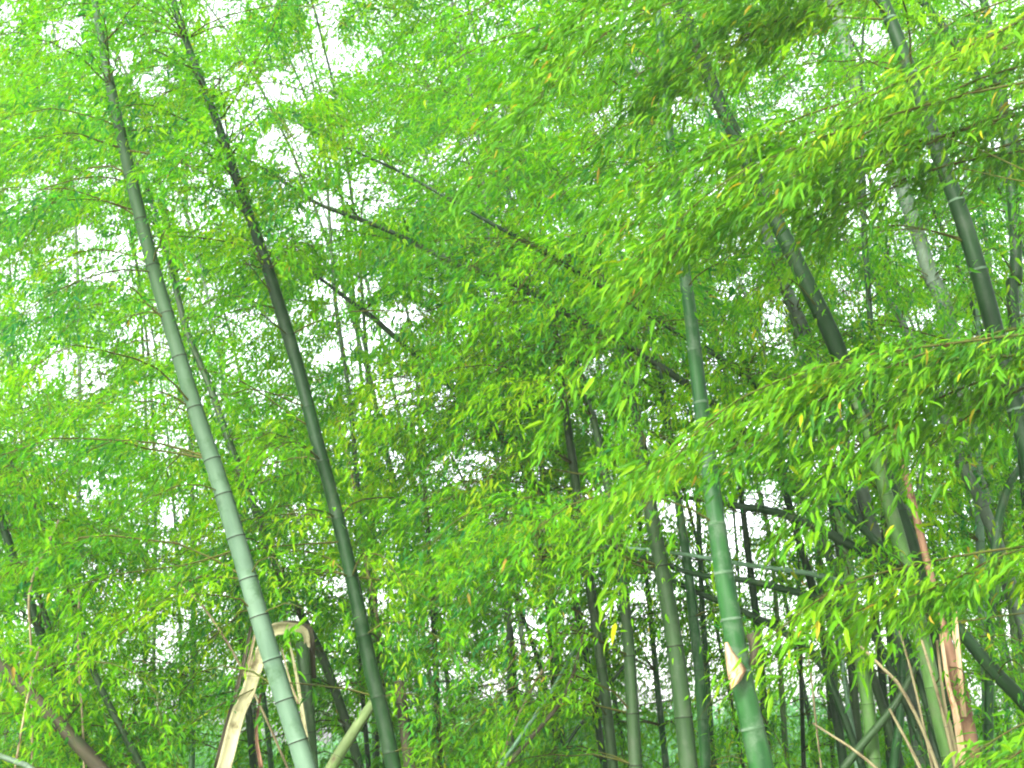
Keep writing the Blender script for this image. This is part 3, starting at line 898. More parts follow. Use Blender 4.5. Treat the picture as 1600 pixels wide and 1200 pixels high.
ld = bamboo('bowed dark bamboo slanting right over the bright gap at lower right',
            [(1090, 780, 10), (1160, 792, 15), (1220, 802, 18), (1280, 826, 20), (1345, 862, 21), (1410, 905, 22), (1470, 990, 23), (1510, 1120, 24)], 8.9, 'dark',
            style='none', layer='main', vis=[(780, 870, .95)], ext=0.8, sides=14)
le = bamboo('thin light green bamboo lying nearly level behind the white ringed one',
            [(1000, 858, 6), (1080, 868, 8), (1150, 880, 9), (1220, 890, 10), (1290, 902, 11), (1380, 950, 12), (1440, 1060, 13)], 9.2, 'pale', style='none',
            layer='main', vis=[(860, 905, .9)], ext=0.8, arch=0.1, sides=12)
lf = bamboo('dark bamboo slanting right just under the level light green one',
            [(1010, 872, 8), (1090, 898, 11), (1160, 906, 13), (1230, 922, 15), (1290, 940, 15), (1370, 1000, 16), (1420, 1110, 17)], 9.0, 'dark', style='none',
            layer='main', vis=[(890, 945, .95)], ext=0.6, arch=0.1, sides=12)
lg = bamboo('dark slanting bamboo lowest of those crossing behind the white ringed one',
            [(1030, 895, 8), (1080, 922, 11), (1120, 938, 13), (1170, 960, 14), (1230, 992, 15), (1290, 1050, 16), (1330, 1150, 16)], 9.4, 'dark', style='none',
            layer='main', vis=[(910, 1000, .9)], ext=0.5, arch=0.1, sides=12)

# left side and the back rows
l1 = bamboo('brown weathered bamboo leaning left in the bottom left corner',
            [(-60, 980, 22), (0, 1040, 25), (60, 1097, 27), (110, 1150, 29), (155, 1200, 30)], 8.4, 'brown', style='dark', layer='main',
            vis=[(1000, 1200, .45)], ext=1.2, arch=0.05, sides=16)
l2 = bamboo('slim olive bamboo right of the brown leaning one at lower left',
            [(120, 960, 11), (145, 1045, 13), (165, 1090, 14), (190, 1140, 15), (222, 1200, 16)], 9.2, 'olive', layer='main', vis=[(1030, 1200, .8)], ext=2.0, sides=14)
l3 = bamboo('dark bamboo stem at the left edge above the brown leaning one',
            [(-25, 740, 14), (0, 805, 17), (14, 850, 18), (42, 925, 19), (62, 985, 20), (95, 1080, 21), (130, 1180, 22)], 9.6, 'dark', layer='main',
            vis=[(780, 860, .9), (890, 985, .8)], ext=2.0, sides=14)
l4 = bamboo('olive bamboo stem close right of the dark one at the left edge',
            [(35, 860, 10), (60, 930, 12), (78, 985, 13), (105, 1070, 14), (145, 1200, 15)], 10.4, 'olive', layer='main', vis=[(900, 985, .7)], ext=2.0, sides=12)
b1 = bamboo('thin straight bamboo in the bright gap right of the tall dark one',
            [(512, 300, 6), (516, 360, 7), (522, 450, 8), (534, 540, 9), (546, 620, 9), (554, 700, 10), (560, 770, 10), (575, 900, 11), (590, 1040, 12)], 12.2, 'olive',
            layer='mid', vis=[(320, 780, .7)], ext=2.2, sides=10)
b2 = bamboo('thin upright dark bamboo standing behind the lower middle leaves',
            [(655, 640, 7), (662, 740, 9), (670, 850, 10), (677, 960, 12), (682, 1060, 12), (688, 1200, 13)], 12.5, 'dark', layer='mid', vis=[(720, 1200, .6)], ext=2.2, sides=10)
b3 = bamboo('dull green bamboo glimpsed in the leaves left of the wavy centre one',
            [(800, 640, 12), (822, 740, 14), (838, 810, 15), (850, 900, 16), (862, 1000, 16), (872, 1200, 17)], 11.6, 'dark', layer='mid', vis=[(800, 910, .5)], ext=2.0, sides=12)
b4 = bamboo('dark forked looking stem in the bright gap below centre',
            [(770, 880, 7), (790, 950, 9), (800, 1000, 10), (806, 1090, 10), (812, 1200, 11)], 12.0, 'dark', layer='mid', vis=[(960, 1100, .7)], ext=2.0, sides=10)
b5 = bamboo('leaning dark stem beside the bright gap below centre',
            [(812, 950, 8), (830, 1000, 9), (846, 1050, 10), (862, 1120, 11), (878, 1200, 11)], 11.4, 'dark', layer='mid', vis=[(985, 1060, .8)], ext=1.6, sides=10)
b6 = bamboo('dark stem behind the split tan bamboo at lower left',
            [(376, 980, 12), (384, 1060, 14), (390, 1130, 15), (396, 1200, 15)], 10.6, 'dark', layer='mid', vis=[(1080, 1200, .9)], ext=2.2, sides=12)
b7 = bamboo('greenish stem seen between the split tan bamboo and the pale ringed one',
            [(402, 1000, 9), (412, 1090, 11), (418, 1140, 11), (424, 1200, 12)], 11.4, 'green', layer='mid', vis=[(1090, 1200, .9)], ext=2.0, sides=10)
b8 = bamboo('thin dark stem left of the dark brown stump',
            [(560, 1020, 8), (566, 1080, 10), (571, 1140, 10), (576, 1200, 11)], 11.8, 'dark', layer='mid', vis=[(1080, 1200, .8)], ext=2.2, sides=10)
b9 = bamboo('thin tan bamboo behind the tall dark one near the middle of its height',
            [(560, 800, 6), (572, 880, 7), (588, 960, 8), (600, 1040, 9), (614, 1200, 9)], 11.5, 'tan', layer='mid', vis=[(860, 960, .6)], ext=1.6, sides=10)
b10 = bamboo('pale slender bamboo among several at the upper right edge',
             [(1560, 270, 7), (1572, 330, 8), (1585, 400, 9), (1600, 500, 10), (1615, 640, 11)], 12.6, 'pale', layer='mid', vis=[(290, 480, .7)], ext=2.0, sides=10)

# back rows hidden by their own leaves
def filler(px, Y, D, layer, label, group, top=11.0):
    x, _, _ = at(px, 1175, Y)
    bx = np.array([x, Y, -0.05])
    ln = rng.uniform(0.02, 0.22)
    s = np.linspace(0, 1, 16)[:, None]
    H = top * rng.uniform(0.85, 1.1)
    path = bx + np.array([-ln * H, rng.uniform(-0.5, 0.5), 0]) * s**1.3 + np.array([0, 0, H]) * s - np.array([0.9, 0, 0.5]) * s**4 * 1.4
    rad = np.linspace(D / 2, D / 8, 16)
    t = thing('bamboo', label, 'bamboo', bx, group)
    mat = ['olive', 'green', 'dark', 'grey'][rng.integers(0, 4)]
    (V, F_, mi, S), nodeP, nodeR = culm_mesh(path, rad, 0.42, 9, 'both')
    link('culm', V, F_, [CM[mat], CM['ring'], CM['wax']], t, bx, mi, attrs={'stem': ('FLOAT_VECTOR', S)})
    BAMBOO.append(dict(root=t, base=bx, path=path, rad=rad, nodeP=nodeP, nodeR=nodeR, Y=Y, layer=layer, leaves=Leaves(), mat=mat, branches=0, label=label))


for k, px in enumerate(np.arange(-260, 1960, 118)):
    filler(px + rng.uniform(-35, 35), rng.uniform(11.5, 15.5), rng.uniform(0.045, 0.07), 'mid',
           'slender leafy bamboo of the middle row, its stem mostly hidden by its own leaves', 'slender bamboos of the middle row')
for k, px in enumerate(np.arange(-260, 1960, 92)):
    filler(px + rng.uniform(-40, 40), rng.uniform(18, 27), rng.uniform(0.06, 0.085), 'far',
           'far bamboo at the back of the grove, pale leaves against the sky', 'far bamboos at the back of the grove', top=14.0)

# ------------------------------------------------------------------ dead canes, stumps, sheaths
def px_path(pts, Y0, Y1=None):
    Y1 = Y0 if Y1 is None else Y1
    n = len(pts)
    P = np.array([at(p[0], p[1], Y0 + (Y1 - Y0) * k / (n - 1)) for k, p in enumerate(pts)])
    R = np.array([p[2] * 0.4 * ((q - CAM) @ FW) / FPX for p, q in zip(pts, P)])
    return P, R


def to_ground(P, R):
    d = norm(P[-1] - P[-2])
    d = norm(d + np.array([0, 0, -0.5]))
    if d[2] > -0.3:
        d = norm(np.array([d[0], d[1], -0.6]))
    t = max(P[-1][2] + 0.05, 0.05) / -d[2]
    return np.vstack([P, P[-1] + d * t]), np.append(R, R[-1])


def cane(label, pts, Y0, Y1, mat, node=0.3, name='dead_cane', cat='dead cane', sides=9, style='none', ground_=True):
    P, R = px_path(pts, Y0, Y1)
    if ground_:
        P, R = to_ground(P, R)
    Q = spline(np.hstack([P, R[:, None]]), 5 * len(P))
    (V, F_, mi, S), _, _ = culm_mesh(Q[::-1, :3], np.maximum(Q[::-1, 3], 0.002), node, sides, style)
    S = S + np.array([rng.uniform(0, 50), 0, 0])
    o = link(name, V, F_, [CM[mat], CM['ring'], CM['wax']], None, Q[-1, :3], mi, attrs={'stem': ('FLOAT_VECTOR', S)})
    return tag(o, label, cat, 'dead canes and broken stems')


def trough(name, P, Wd, mats, parent, origin, depth=0.35, thick=0.006, n=7, face=(0, -1, 0)):
    """A split length of bamboo: an open half pipe swept along P, its hollow towards face; faces 0 inside, 1 outside."""
    P = np.asarray(P, float)
    T = norm(np.gradient(P, axis=0))
    A = norm(np.cross(T, np.array(face, float)))
    Bv = np.cross(A, T)
    Bv *= np.sign((Bv * np.array(face)).sum(1))[:, None]
    th = np.linspace(-1, 1, n)
    V, S = [], []
    L = np.concatenate([[0], np.cumsum(np.linalg.norm(np.diff(P, axis=0), axis=1))])
    for off in (0.0, 1.0):
        for x in (th if off == 0 else th[::-1]):
            V.append(P + A * (x * Wd * 0.5)[:, None] - Bv * (Wd * depth * (1 - x * x) + off * thick)[:, None])
            S.append(np.stack([np.full(len(P), x * 0.05), np.full(len(P), off * 0.1), L], 1))
    V, S = np.array(V), np.array(S)                       # (2n, m, 3)
    k, m = V.shape[:2]
    q, mi = [], []
    for a in range(k):
        b = (a + 1) % k
        for c in range(m - 1):
            q.append([a * m + c, b * m + c, b * m + c + 1, a * m + c + 1])
            mi.append(0 if a < n - 1 else 1)
    for c in (0, m - 1):
        for a in range(n - 1):
            q.append([a * m + c, (a + 1) * m + c, (k - 2 - a) * m + c, (k - 1 - a) * m + c])
            mi.append(0)
    return link(name, V.reshape(-1, 3), np.array(q), mats, parent, origin, mi, attrs={'stem': ('FLOAT_VECTOR', S.reshape(-1, 3) + rng.uniform(0, 9))})


# snapped bamboo folded over behind the pale ringed stem
P, R = px_path([(472, 1004, 25), (476, 1050, 25), (481, 1110, 26), (487, 1200, 27)], 8.75)
P, R = to_ground(P, R)
org = P[-1].copy()
t = thing('broken_bamboo', 'snapped bamboo folded over into a split cream coloured slat behind the pale ringed stem', 'broken bamboo', org)
(V, F_, mi, S), _, _ = culm_mesh(spline(P, 20)[::-1], np.interp(np.linspace(0, 1, 20), np.linspace(0, 1, len(R)), R)[::-1], 0.3, 16, 'dark')
link('stump', V, F_, [CM['olive'], CM['ring'], CM['wax']], t, org, mi, attrs={'stem': ('FLOAT_VECTOR', S)})
A_ = spline(px_path([(480, 1012, 16), (479, 994, 18), (470, 983, 18), (455, 981, 20), (438, 982, 24), (425, 986, 26), (418, 996, 26), (411, 1014, 26), (399, 1045, 27), (388, 1080, 28), (372, 1115, 29), (354, 1185, 29), (344, 1220, 30)], 8.72, 8.5)[0], 30)
trough('split_slat', A_, np.interp(np.linspace(0, 1, 30), [0, .15, .3, 1], [0.035, 0.05, 0.075, 0.085]), [CM['cream'], CM['brown']], t, org)
for pts, wd, mt in (([(392, 978, 8), (388, 1000, 9), (372, 1070, 10), (350, 1150, 11), (338, 1200, 10)], 0.036, 'brown'),
                    ([(400, 985, 6), (392, 1020, 7), (382, 1060, 7)], 0.026, 'tan'),
                    ([(452, 1003, 5), (462, 1050, 6), (472, 1110, 7), (480, 1168, 6)], 0.026, 'cream'),
                    ([(440, 1012, 4), (452, 1060, 4), (466, 1100, 4)], 0.014, 'tan'),
                    ([(407, 1085, 7), (401, 1130, 8), (408, 1200, 8)], 0.026, 'rust')):
    pp = spline(px_path(pts, 8.66)[0], 12)
    trough('splinter', pp, np.full(12, wd) * np.linspace(0.5, 1, 12), [CM[mt], CM['brown']], t, org, thick=0.004, n=5)
pp = spline(px_path([(425, 980, 5), (450, 974, 6), (474, 980, 7), (487, 1000, 7), (490, 1060, 6)], 8.8)[0], 14)
trough('splinter', pp, np.full(14, 0.035), [CM['brown'], CM['ring']], t, org, thick=0.004, n=5)

# reddish broken stem at the lower right
P, R = px_path([(1476, 985, 14), (1484, 1010, 26), (1492, 1050, 36), (1501, 1100, 39), (1512, 1160, 40), (1520, 1210, 40)], 8.1)
P, R = to_ground(P, R)
org = P[-1].copy()
t = thing('broken_bamboo', 'reddish brown dead bamboo with frayed sheath standing broken in the lower right', 'broken bamboo', org)
Qp = spline(np.hstack([P, R[:, None]]), 24)
(V, F_, mi, S), _, _ = culm_mesh(Qp[::-1, :3], Qp[::-1, 3], 0.5, 14, 'none')
link('stump', V, F_, [CM['rust'], CM['ring'], CM['wax']], t, org, mi, attrs={'stem': ('FLOAT_VECTOR', S)})
for pts, wd, mt in (([(1470, 990, 9), (1480, 1060, 11), (1496, 1130, 12), (1508, 1215, 12)], 0.045, 'papery'),
                    ([(1464, 1000, 7), (1472, 1070, 8), (1486, 1140, 9), (1500, 1215, 9)], 0.030, 'tan'),
                    ([(1490, 1000, 6), (1500, 1050, 8), (1506, 1120, 9)], 0.030, 'papery')):
    pp = spline(px_path(pts, 7.98)[0], 12)
    trough('splinter', pp, np.full(12, wd) * np.linspace(0.4, 1, 12), [CM[mt], CM['rust']], t, org, thick=0.004, n=5)

# stub left of centre at the bottom edge
P, R = px_path([(624, 1064, 22), (629, 1110, 22), (634, 1150, 23), (641, 1205, 24)], 9.3)
P, R = to_ground(P, R)
(V, F_, mi, S), _, _ = culm_mesh(spline(P, 16)[::-1], np.interp(np.linspace(0, 1, 16), np.linspace(0, 1, len(R)), R)[::-1], 0.4, 14, 'dark')
o = link('bamboo_stump', V, F_, [CM['brown'], CM['ring'], CM['wax']], None, P[-1], mi, attrs={'stem': ('FLOAT_VECTOR', S)})
tag(o, 'dark brown cut off bamboo stump right of the tall dark stem at the bottom', 'stump')

DC = [
    ('thin straight pale reed in the middle of the bright lower right gap', [(1262, 1020, 3), (1270, 1080, 4), (1276, 1140, 4), (1284, 1205, 4)], 9.4, 9.4, 'tan'),
    ('long thin tan cane leaning left beside the broad pale bamboo at lower right', [(1405, 985, 4), (1424, 1050, 5), (1440, 1120, 5), (1458, 1205, 6)], 8.6, 8.5, 'tan'),
    ('thin olive stick crossing low behind the wavy centre bamboo', [(1000, 1010, 5), (960, 1060, 6), (915, 1120, 7), (860, 1205, 7)], 9.9, 9.7, 'olive'),
    ('light green cut cane propped against the foot of the tall dark stem', [(598, 1076, 17), (575, 1110, 20), (548, 1150, 22), (515, 1205, 24)], 9.1, 8.8, 'lime'),
    ('reddish tan dead cane slanting down between the middle and lowest right sprays', [(1392, 650, 9), (1410, 725, 13), (1430, 800, 15), (1444, 860, 15), (1462, 930, 14), (1480, 1000, 13)], 8.0, 8.1, 'rust'),
    ('thin tan cane leaning beside the reddish broken stem', [(1440, 1000, 5), (1455, 1050, 6), (1472, 1110, 7), (1494, 1205, 8)], 8.0, 7.9, 'tan'),
    ('straight tan cane sloping down right through the lower right clump', [(1345, 1010, 5), (1390, 1050, 7), (1425, 1105, 7), (1450, 1160, 7), (1466, 1205, 8)], 8.2, 8.0, 'tan'),
    ('short tan cane sloping from the crossed dark stick to the bottom edge', [(1390, 1108, 5), (1410, 1145, 6), (1440, 1205, 7)], 8.4, 8.2, 'tan'),
    ('thin tan cane lying low right of the white ringed bamboo', [(1270, 1130, 4), (1310, 1155, 5), (1345, 1180, 6), (1380, 1210, 6)], 8.6, 8.4, 'tan'),
    ('dark green stick crossing the lower right clump against its lean', [(1440, 1020, 11), (1420, 1065, 13), (1390, 1112, 15), (1350, 1160, 16), (1315, 1205, 17)], 8.8, 8.9, 'olive'),
    ('pale olive stick leaning right below the centre of the grove', [(905, 1000, 6), (880, 1050, 7), (845, 1105, 8), (800, 1170, 8), (775, 1205, 9)], 9.6, 9.2, 'pale'),
    ('long brown curved cane leaning right at the bottom centre', [(915, 975, 5), (900, 1040, 6), (880, 1090, 8), (845, 1135, 9), (785, 1205, 9)], 9.0, 8.8, 'brown'),
    ('thin pale stick high in the tangle below the centre', [(905, 955, 4), (890, 985, 5), (868, 1015, 6), (840, 1060, 6)], 9.7, 9.6, 'tan'),
    ('thin pale reed standing crooked among the leaves at far left', [(92, 812, 4), (75, 850, 5), (55, 890, 5), (45, 930, 5), (48, 1000, 5)], 8.6, 8.6, 'tan'),
    ('thin pale reed standing straight at lower left', [(124, 915, 4), (122, 980, 5), (124, 1050, 5), (128, 1110, 5)], 8.5, 8.5, 'tan'),
    ('short pale reed leaning right above the brown leaning bamboo', [(62, 1010, 4), (52, 1045, 5), (44, 1085, 5)], 8.2, 8.2, 'tan'),
    ('pale fallen stem low in the bottom left corner', [(-30, 1170, 10), (20, 1183, 12), (60, 1210, 12)], 8.0, 7.9, 'grey'),
    ('pale bare twig crossing in the dark hollow left of the ringed stem', [(262, 895, 4), (285, 915, 5), (305, 932, 5), (330, 965, 5)], 9.0, 9.0, 'tan'),
]
for lb_, pts, Y0, Y1, mt in DC:
    cane(lb_, pts, Y0, Y1, mt)


def sheet(name, rows, mat, parent, origin, thick=0.003):
    """Curled papery sheath: rows of world points, given a thickness."""
    G = np.array(rows)
    n, m = G.shape[:2]
    U = np.gradient(G, axis=0); W_ = np.gradient(G, axis=1)
    N = norm(np.cross(U, W_))
    V = np.vstack([(G + N * thick).reshape(-1, 3), (G - N * thick).reshape(-1, 3)])
    q = []
    for a in range(n - 1):
        for c in range(m - 1):
            i = a * m + c
            q += [[i, i + 1, i + m + 1, i + m], [n * m + i, n * m + i + m, n * m + i + m + 1, n * m + i + 1]]
    loop = [c for c in range(m)] + [a * m + m - 1 for a in range(1, n)] + [(n - 1) * m + c for c in range(m - 2, -1, -1)] + [a * m for a in range(n - 2, 0, -1)]
    for a, c in zip(loop, loop[1:] + loop[:1]):
        q.append([c, a, n * m + a, n * m + c])
    S = np.tile(np.stack(np.meshgrid(np.linspace(0, .3, m), np.linspace(0, .3, n)), -1).reshape(-1, 2), (2, 1))
    return link(name, V, np.array(q), mat, parent, origin, attrs={'stem': ('FLOAT_VECTOR', np.hstack([S, S[:, :1] * 0])), })


def px_sheet(b, left, right, Y, bulge, mat):
    rows = []
    for (l, r) in zip(left, right):
        rows.append([at(l[0] + (r[0] - l[0]) * f, l[1] + (r[1] - l[1]) * f, Y - bulge * math.sin(math.pi * f) + 0.06 * (1 - f) * 0) for f in np.linspace(0, 1, 6)])
    o = sheet('culm_sheath', rows, CM[mat], b['root'], b['base'])
    return o


px_sheet(right, [(1133, 1005), (1134, 1025), (1136, 1045), (1139, 1062), (1142, 1078)], [(1136, 1003), (1145, 1018), (1156, 1032), (1166, 1046), (1158, 1062)],
         7.48, 0.03, 'papery')['label'] = 'peeling pale orange sheath'
px_sheet(right, [(1166, 992), (1170, 1003), (1172, 1020), (1171, 1040)], [(1192, 984), (1188, 1000), (1191, 1018), (1186, 1038)], 7.5, 0.05, 'brown')['label'] = 'torn brown sheath'

# ------------------------------------------------------------------ undergrowth and the wood far behind
def leaf_mass(name, N, fx, fz, size, mat, kind_seed):
    X, Y = fx(N)
    H = fz(X, Y)
    Z = H * rng.random(N) ** 0.75
    b = np.stack([X, Y, Z], 1)
    d = norm(rng.normal(0, 1, (N, 3)) + np.array([-0.4, -0.2, -0.15]))
    nn = norm(np.array([0, -0.2, 1.0]) + rng.normal(0, 0.6, (N, 3)))
    l = size * rng.uniform(0.6, 1.3, N)
    lv = Leaves()
    lv.add(b, d, nn, l, l * rng.uniform(0.2, 0.3, N), np.clip(rng.normal(0.45, 0.16, N) + 0.25 * (vnoise(X * 1.1 + 40, Y * 0.7 + 9) - 0.5), 0, 0.95))
    o = lv.build(name, mat, None, (0, 0, 0), False)
    o['kind'] = 'stuff'
    return o


def band(y0, y1, half):
    def f(N):
        Y = rng.uniform(y0, y1, N)
        return rng.uniform(-1, 1, N) * (half + Y * 0.42), Y
    return f


leaf_mass('undergrowth', 42000, band(9, 26, 1.5), lambda X, Y: 0.3 + 1.35 * vnoise(X * 0.8 + 20, Y * 0.5 + 5), 0.15, LM['mid'], 1)
leaf_mass('far_wood', 60000, band(40, 75, 4), lambda X, Y: 1.0 + 2.6 * vnoise(X * 0.22 + 3, Y * 0.08 + 8), 0.55, LM['wood'], 2)

# ------------------------------------------------------------------ near sprays that hang in from the right
def near_bamboo(px, Y, label):
    x, _, _ = at(px, 1175, Y)
    bx = np.array([x, Y, -0.05])
    s = np.linspace(0, 1, 16)[:, None]
    path = bx + np.array([-0.5, 0, 8.5]) * s
    rad = np.linspace(0.05, 0.03, 16)
    t = thing('bamboo', label, 'bamboo', bx, 'near bamboos overhanging from the right')
    (V, F_, mi, S), nodeP, nodeR = culm_mesh(path, rad, 0.3, 18, 'both')
    link('culm', V, F_, [CM['green'], CM['ring'], CM['wax']], t, bx, mi, attrs={'stem': ('FLOAT_VECTOR', S)})
    b = dict(root=t, base=bx, path=path, rad=rad, nodeP=nodeP, nodeR=nodeR, Y=Y, layer='near', leaves=Leaves(), mat='green', branches=0, label=label)
    BAMBOO.append(b)
    return b


nb1 = near_bamboo(1990, 6.3, 'near bamboo whose long yellow-green sprays hang in low from the right edge')
nb2 = near_bamboo(2060, 6.6, 'near bamboo whose broad sprays of large drooping leaves fill the upper right')
NP = PAR['near']


def spray(b, pts, Y1, **kw):
    """Bough from the stem of b (right of the frame) along photo points to its tip."""
    first = at(pts[0][0], pts[0][1], Y1 + 0.5)
    k = int(np.argmin(np.abs(b['nodeP'][:, 2] - (first[2] + 0.15))))
    w3 = [b['nodeP'][k]] + [at(p[0], p[1], Y1 + 0.5 * (1 - i / (len(pts) - 1))) for i, p in enumerate(pts)]
    path = spline(np.array(w3), 6 * len(w3))
    P = dict(NP)
    P['vary'] = 0.1
    P.update(kw)
    add_branch(b, path, 0.009, P, 'near', check=False, fixed=kw.get('fixed', 0.85))


#  top centre
spray(nb2, [(1640, -90), (1400, -70), (1200, -40), (1060, 0), (950, 50), (900, 95), (850, 150)], 6.2, start=0.45, tone=0.42, len=0.5)
spray(nb2, [(1560, -120), (1350, -110), (1150, -90), (1000, -40), (940, 5), (880, 50)], 6.5, start=0.45)
spray(nb2, [(1500, -20), (1350, 0), (1220, 30), (1120, 80), (1040, 130)], 6.6, start=0.5, per_m=6)
#  upper right
spray(nb2, [(1640, 120), (1500, 150), (1360, 190), (1220, 240), (1110, 300), (1040, 365), (990, 415)], 5.9, start=0.15, tone=0.46)
spray(nb2, [(1640, 170), (1480, 210), (1330, 250), (1200, 290), (1090, 350), (1045, 410), (985, 470)], 6.1, start=0.15, tone=0.4, len=0.5)
spray(nb2, [(1640, 60), (1500, 90), (1380, 140), (1260, 180), (1140, 230), (1060, 270)], 6.3, start=0.2)
spray(nb2, [(1640, 10), (1560, 50), (1480, 90), (1400, 130), (1320, 170)], 6.0, start=0.1)
spray(nb2, [(1640, 230), (1540, 245), (1440, 270), (1340, 310), (1260, 340)], 6.4, start=0.1, per_m=7)
spray(nb2, [(1640, 95), (1540, 120), (1440, 165), (1340, 215), (1250, 270)], 6.2, start=0.05)
spray(nb2, [(1640, 150), (1560, 180), (1470, 215), (1380, 260)], 6.3, start=0.05)
spray(nb2, [(1640, -20), (1560, 5), (1480, 40), (1420, 85)], 6.5, start=0.05)
spray(nb2, [(1500, -60), (1380, -30), (1270, 5), (1180, 50), (1110, 110)], 6.7, start=0.3)
spray(nb2, [(1640, 200), (1500, 250), (1380, 300), (1290, 350), (1230, 400)], 6.6, start=0.1, per_m=8)
spray(nb2, [(1640, 110), (1400, 175), (1250, 210), (1130, 225), (1040, 250), (980, 300)], 6.4, start=0.4, tone=0.3)
spray(nb2, [(1640, 160), (1420, 235), (1260, 290), (1150, 330), (1060, 385), (1000, 440)], 6.5, start=0.45, tone=0.35, len=0.3)
spray(nb2, [(1500, -80), (1300, -20), (1180, 20), (1090, 70), (1010, 150)], 6.7, start=0.5, tone=0.25)
#  middle right
spray(nb1, [(1640, 520), (1500, 535), (1360, 555), (1230, 590), (1130, 640), (1085, 680), (1040, 735)], 5.6, start=0.1, tone=0.48)
spray(nb1, [(1640, 545), (1500, 560), (1350, 580), (1200, 620), (1090, 680), (1060, 720), (1005, 795)], 5.9, start=0.1, tone=0.36, len=0.48)
spray(nb1, [(1640, 500), (1480, 540), (1330, 600), (1240, 650), (1170, 700)], 5.7, start=0.1)
spray(nb1, [(1640, 560), (1520, 600), (1430, 640), (1350, 690), (1290, 740)], 6.0, start=0.1)
spray(nb1, [(1640, 590), (1560, 625), (1490, 665), (1440, 710)], 6.1, start=0.05, per_m=8)
spray(nb1, [(1640, 530), (1560, 545), (1470, 580), (1390, 625), (1330, 670)], 5.9, start=0.05)
#  lower right
spray(nb1, [(1640, 850), (1520, 865), (1420, 885), (1330, 910), (1260, 950), (1200, 1000)], 5.8, start=0.1, len=0.27, tone=0.38)
spray(nb1, [(1640, 870), (1540, 890), (1440, 920), (1350, 950), (1290, 990)], 6.1, start=0.1, len=0.27, tone=0.3)
spray(nb1, [(1640, 845), (1560, 870), (1480, 910), (1400, 940)], 6.0, start=0.1, per_m=7, len=0.3, tone=0.36)
#  bottom right corner
spray(nb1, [(1660, 1110), (1600, 1130), (1540, 1165), (1480, 1210)], 6.0, start=0.1, per_m=9)
spray(nb1, [(1660, 1150), (1610, 1165), (1560, 1200), (1520, 1240)], 5.8, start=0.1, per_m=9)

# ------------------------------------------------------------------ branches the photo shows on the main stems
MP = PAR['main']
px_branch(dark, [(345, 185), (372, 145), (405, 85), (435, 20), (450, -30)], 8.8, 8.9, MP, 'main', leafy=True, rad=0.010, fixed=0.95)
px_branch(dark, [(302, 108), (270, 92), (235, 76), (205, 70)], 8.8, 8.5, MP, 'main', rad=0.008, fixed=0.95)
px_branch(dark, [(438, 485), (415, 478), (380, 482), (340, 495)], 8.8, 8.6, MP, 'main', rad=0.007, fixed=0.9)
px_branch(dark, [(432, 465), (410, 440), (385, 410), (350, 395)], 8.8, 8.6, MP, 'main', rad=0.007, fixed=0.9)
px_branch(dark, [(482, 665), (450, 645), (405, 612), (350, 585), (310, 575)], 8.8, 8.6, MP, 'main', rad=0.007, fixed=0.8)
px_branch(dark, [(540, 846), (480, 850), (420, 855), (350, 868), (290, 882)], 8.8, 8.3, MP, 'main', rad=0.007, fixed=0.8)
px_branch(pale, [(268, 505), (235, 480), (210, 452), (180, 440)], 8.2, 8.0, MP, 'main', rad=0.009, fixed=0.9)
px_branch(pale, [(298, 638), (275, 622), (250, 612), (215, 610)], 8.2, 8.0, MP, 'main', rad=0.007, fixed=0.9)
px_branch(pale, [(190, 232), (160, 222), (115, 208), (60, 215)], 8.2, 7.9, MP, 'main', rad=0.009, fixed=0.9)
px_branch(pale, [(195, 235), (235, 240), (285, 255), (330, 275)], 8.2, 7.9, MP, 'main', rad=0.009, fixed=0.9)
px_branch(pale, [(360, 862), (300, 880), (200, 895), (110, 915)], 8.2, 7.9, MP, 'main', rad=0.006, fixed=0.9)
px_branch(rdark, [(1508, 378), (1460, 362), (1400, 352), (1340, 360)], 8.0, 7.8, MP, 'main', rad=0.008, fixed=0.8)
px_branch(c9, [(918, 845), (850, 838), (770, 836), (690, 842)], 9.5, 9.2, MP, 'main', rad=0.008, fixed=0.9)
px_branch(c9, [(908, 838), (960, 845), (1010, 848)], 9.5, 9.2, MP, 'main', leafy=False, rad=0.007)
px_branch(nb2, [(1640, 285), (1600, 266), (1540, 238), (1480, 215)], 6.4, 6.3, MP, 'main', leafy=False, rad=0.006)
px_branch(nb2, [(1640, 290), (1580, 280), (1500, 262)], 6.4, 6.3, MP, 'main', leafy=False, rad=0.006)

DK_SHADE = dict(MP, tone=0.06, vary=0.05, leaves=44)  # low leaf tone paints in the shade on these sprays
for b_, pts, Y0, Y1 in ((pale, [(206, 285, 0), (150, 276), (90, 288), (15, 318)], 8.2, 7.6), (pale, [(240, 425), (185, 422), (120, 440), (50, 475)], 8.2, 7.6),
                        (pale, [(215, 330), (150, 312), (80, 318), (20, 345)], 8.2, 7.8), (dark, [(366, 282), (415, 272), (470, 290)], 8.8, 8.3),
                        (dark, [(384, 335), (340, 300), (292, 292)], 8.8, 8.3), (dark, [(412, 420), (375, 412), (330, 430)], 8.8, 8.4),
                        (slim, [(268, 470), (200, 468), (130, 480), (60, 500)], 10.5, 10.0), (rmid, [(1215, 350), (1270, 345), (1330, 365)], 8.7, 8.2),
                        (rdark, [(1500, 372), (1440, 358), (1370, 362)], 8.0, 7.6)):
    px_branch(b_, [p[:2] for p in pts], Y0, Y1, DK_SHADE, 'main', rad=0.006, fixed=0.8)

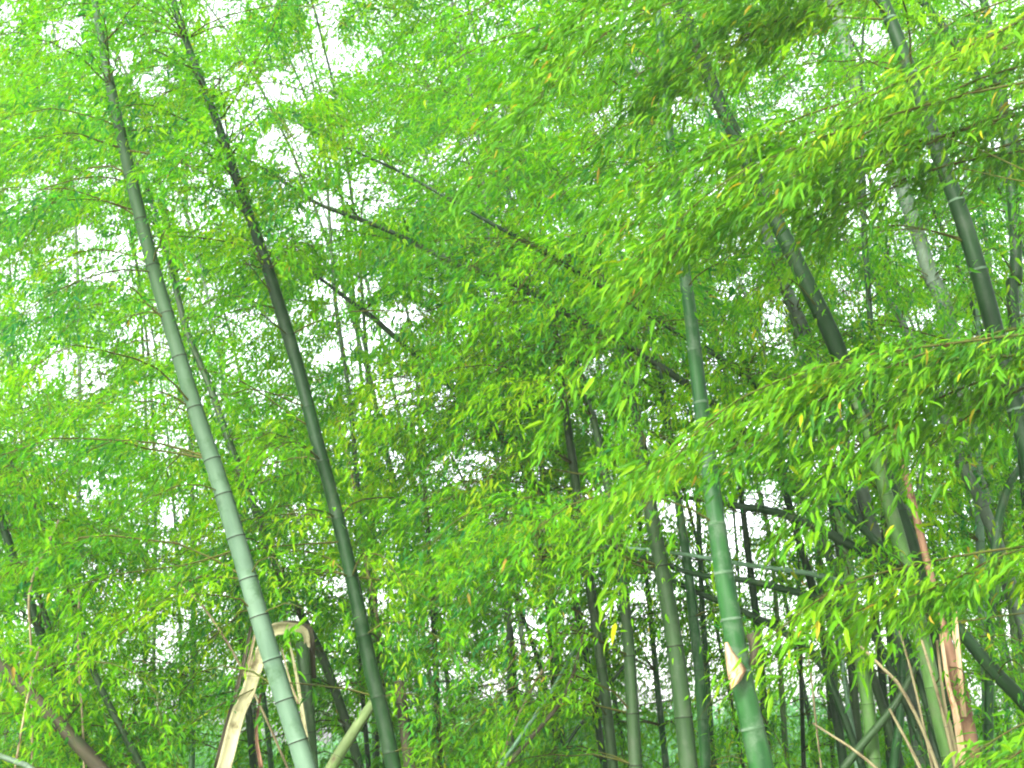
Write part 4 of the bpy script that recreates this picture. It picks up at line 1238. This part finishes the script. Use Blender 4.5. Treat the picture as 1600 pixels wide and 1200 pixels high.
# ------------------------------------------------------------------ fill the coverage, layer by layer
FRONT = np.zeros_like(TARGET)
for (u, v, wd, Y, want) in HIDE:
    i, j = int((v + 320) // TG), int((u + 320) // TG)
    want *= 0.8 - 0.45 * min(max((v - 750) / 250, 0), 1)
    for a in (-1, 0, 1):
        for c in (-1, 0, 1):
            if 0 <= i + a < FRONT.shape[0] and 0 <= j + c < FRONT.shape[1]:
                FRONT[i + a, j + c] = max(FRONT[i + a, j + c], want * (1.0 if a == c == 0 else 0.55))
FRONT = np.clip(FRONT * 2.4 * (1 - oc) - COVER['near'], 0, 3)
SHARE = {'front': 1.0, 'main': 0.16, 'mid': 0.74, 'far': 0.66}
for layer, tries, Lr in (('front', 9000, (0.4, 1.2)), ('main', 2600, (0.8, 1.7)), ('mid', 3600, (1.0, 2.3)), ('far', 4200, (1.5, 3.2))):
    if layer == 'mid':
        COVER['mid'] += 0.5 * COVER['front']
    low = np.clip((ty - 700) / 250, 0, 1) * np.clip((tx - 850) / 200, 0, 1)
    front_low = np.clip((ty - 720) / 120, 0, 1) * np.clip((1000 - tx) / 80, 0, 1)
    LT = TARGET * (1 - 0.5 * low - 0.2 * front_low) if layer == 'mid' else TARGET * (1 + 2.0 * front_low) if layer == 'main' else TARGET * (1 + 0.5 * low) if layer == 'far' else TARGET
    pool = [b for b in BAMBOO if b['layer'] == ('main' if layer == 'front' else layer)]
    for k in range(tries):
        b = pool[rng.integers(0, len(pool))]
        if b['branches'] < 95:
            grow(b, PAR[layer], layer, SHARE[layer], Lr, TGT=FRONT if layer == 'front' else LT, toward=layer == 'front')
    tg = FRONT if layer == 'front' else TARGET
    print('COVER', layer, round(float(COVER[layer][8:38, 8:48].mean()), 2), 'of', round(float((tg[8:38, 8:48] * SHARE[layer]).mean()), 2))

tot = 0
for b in BAMBOO:
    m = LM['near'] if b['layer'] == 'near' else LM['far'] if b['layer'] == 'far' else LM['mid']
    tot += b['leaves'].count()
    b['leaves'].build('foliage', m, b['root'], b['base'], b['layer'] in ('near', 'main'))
print('LEAVES', tot, 'branches', sum(b['branches'] for b in BAMBOO))
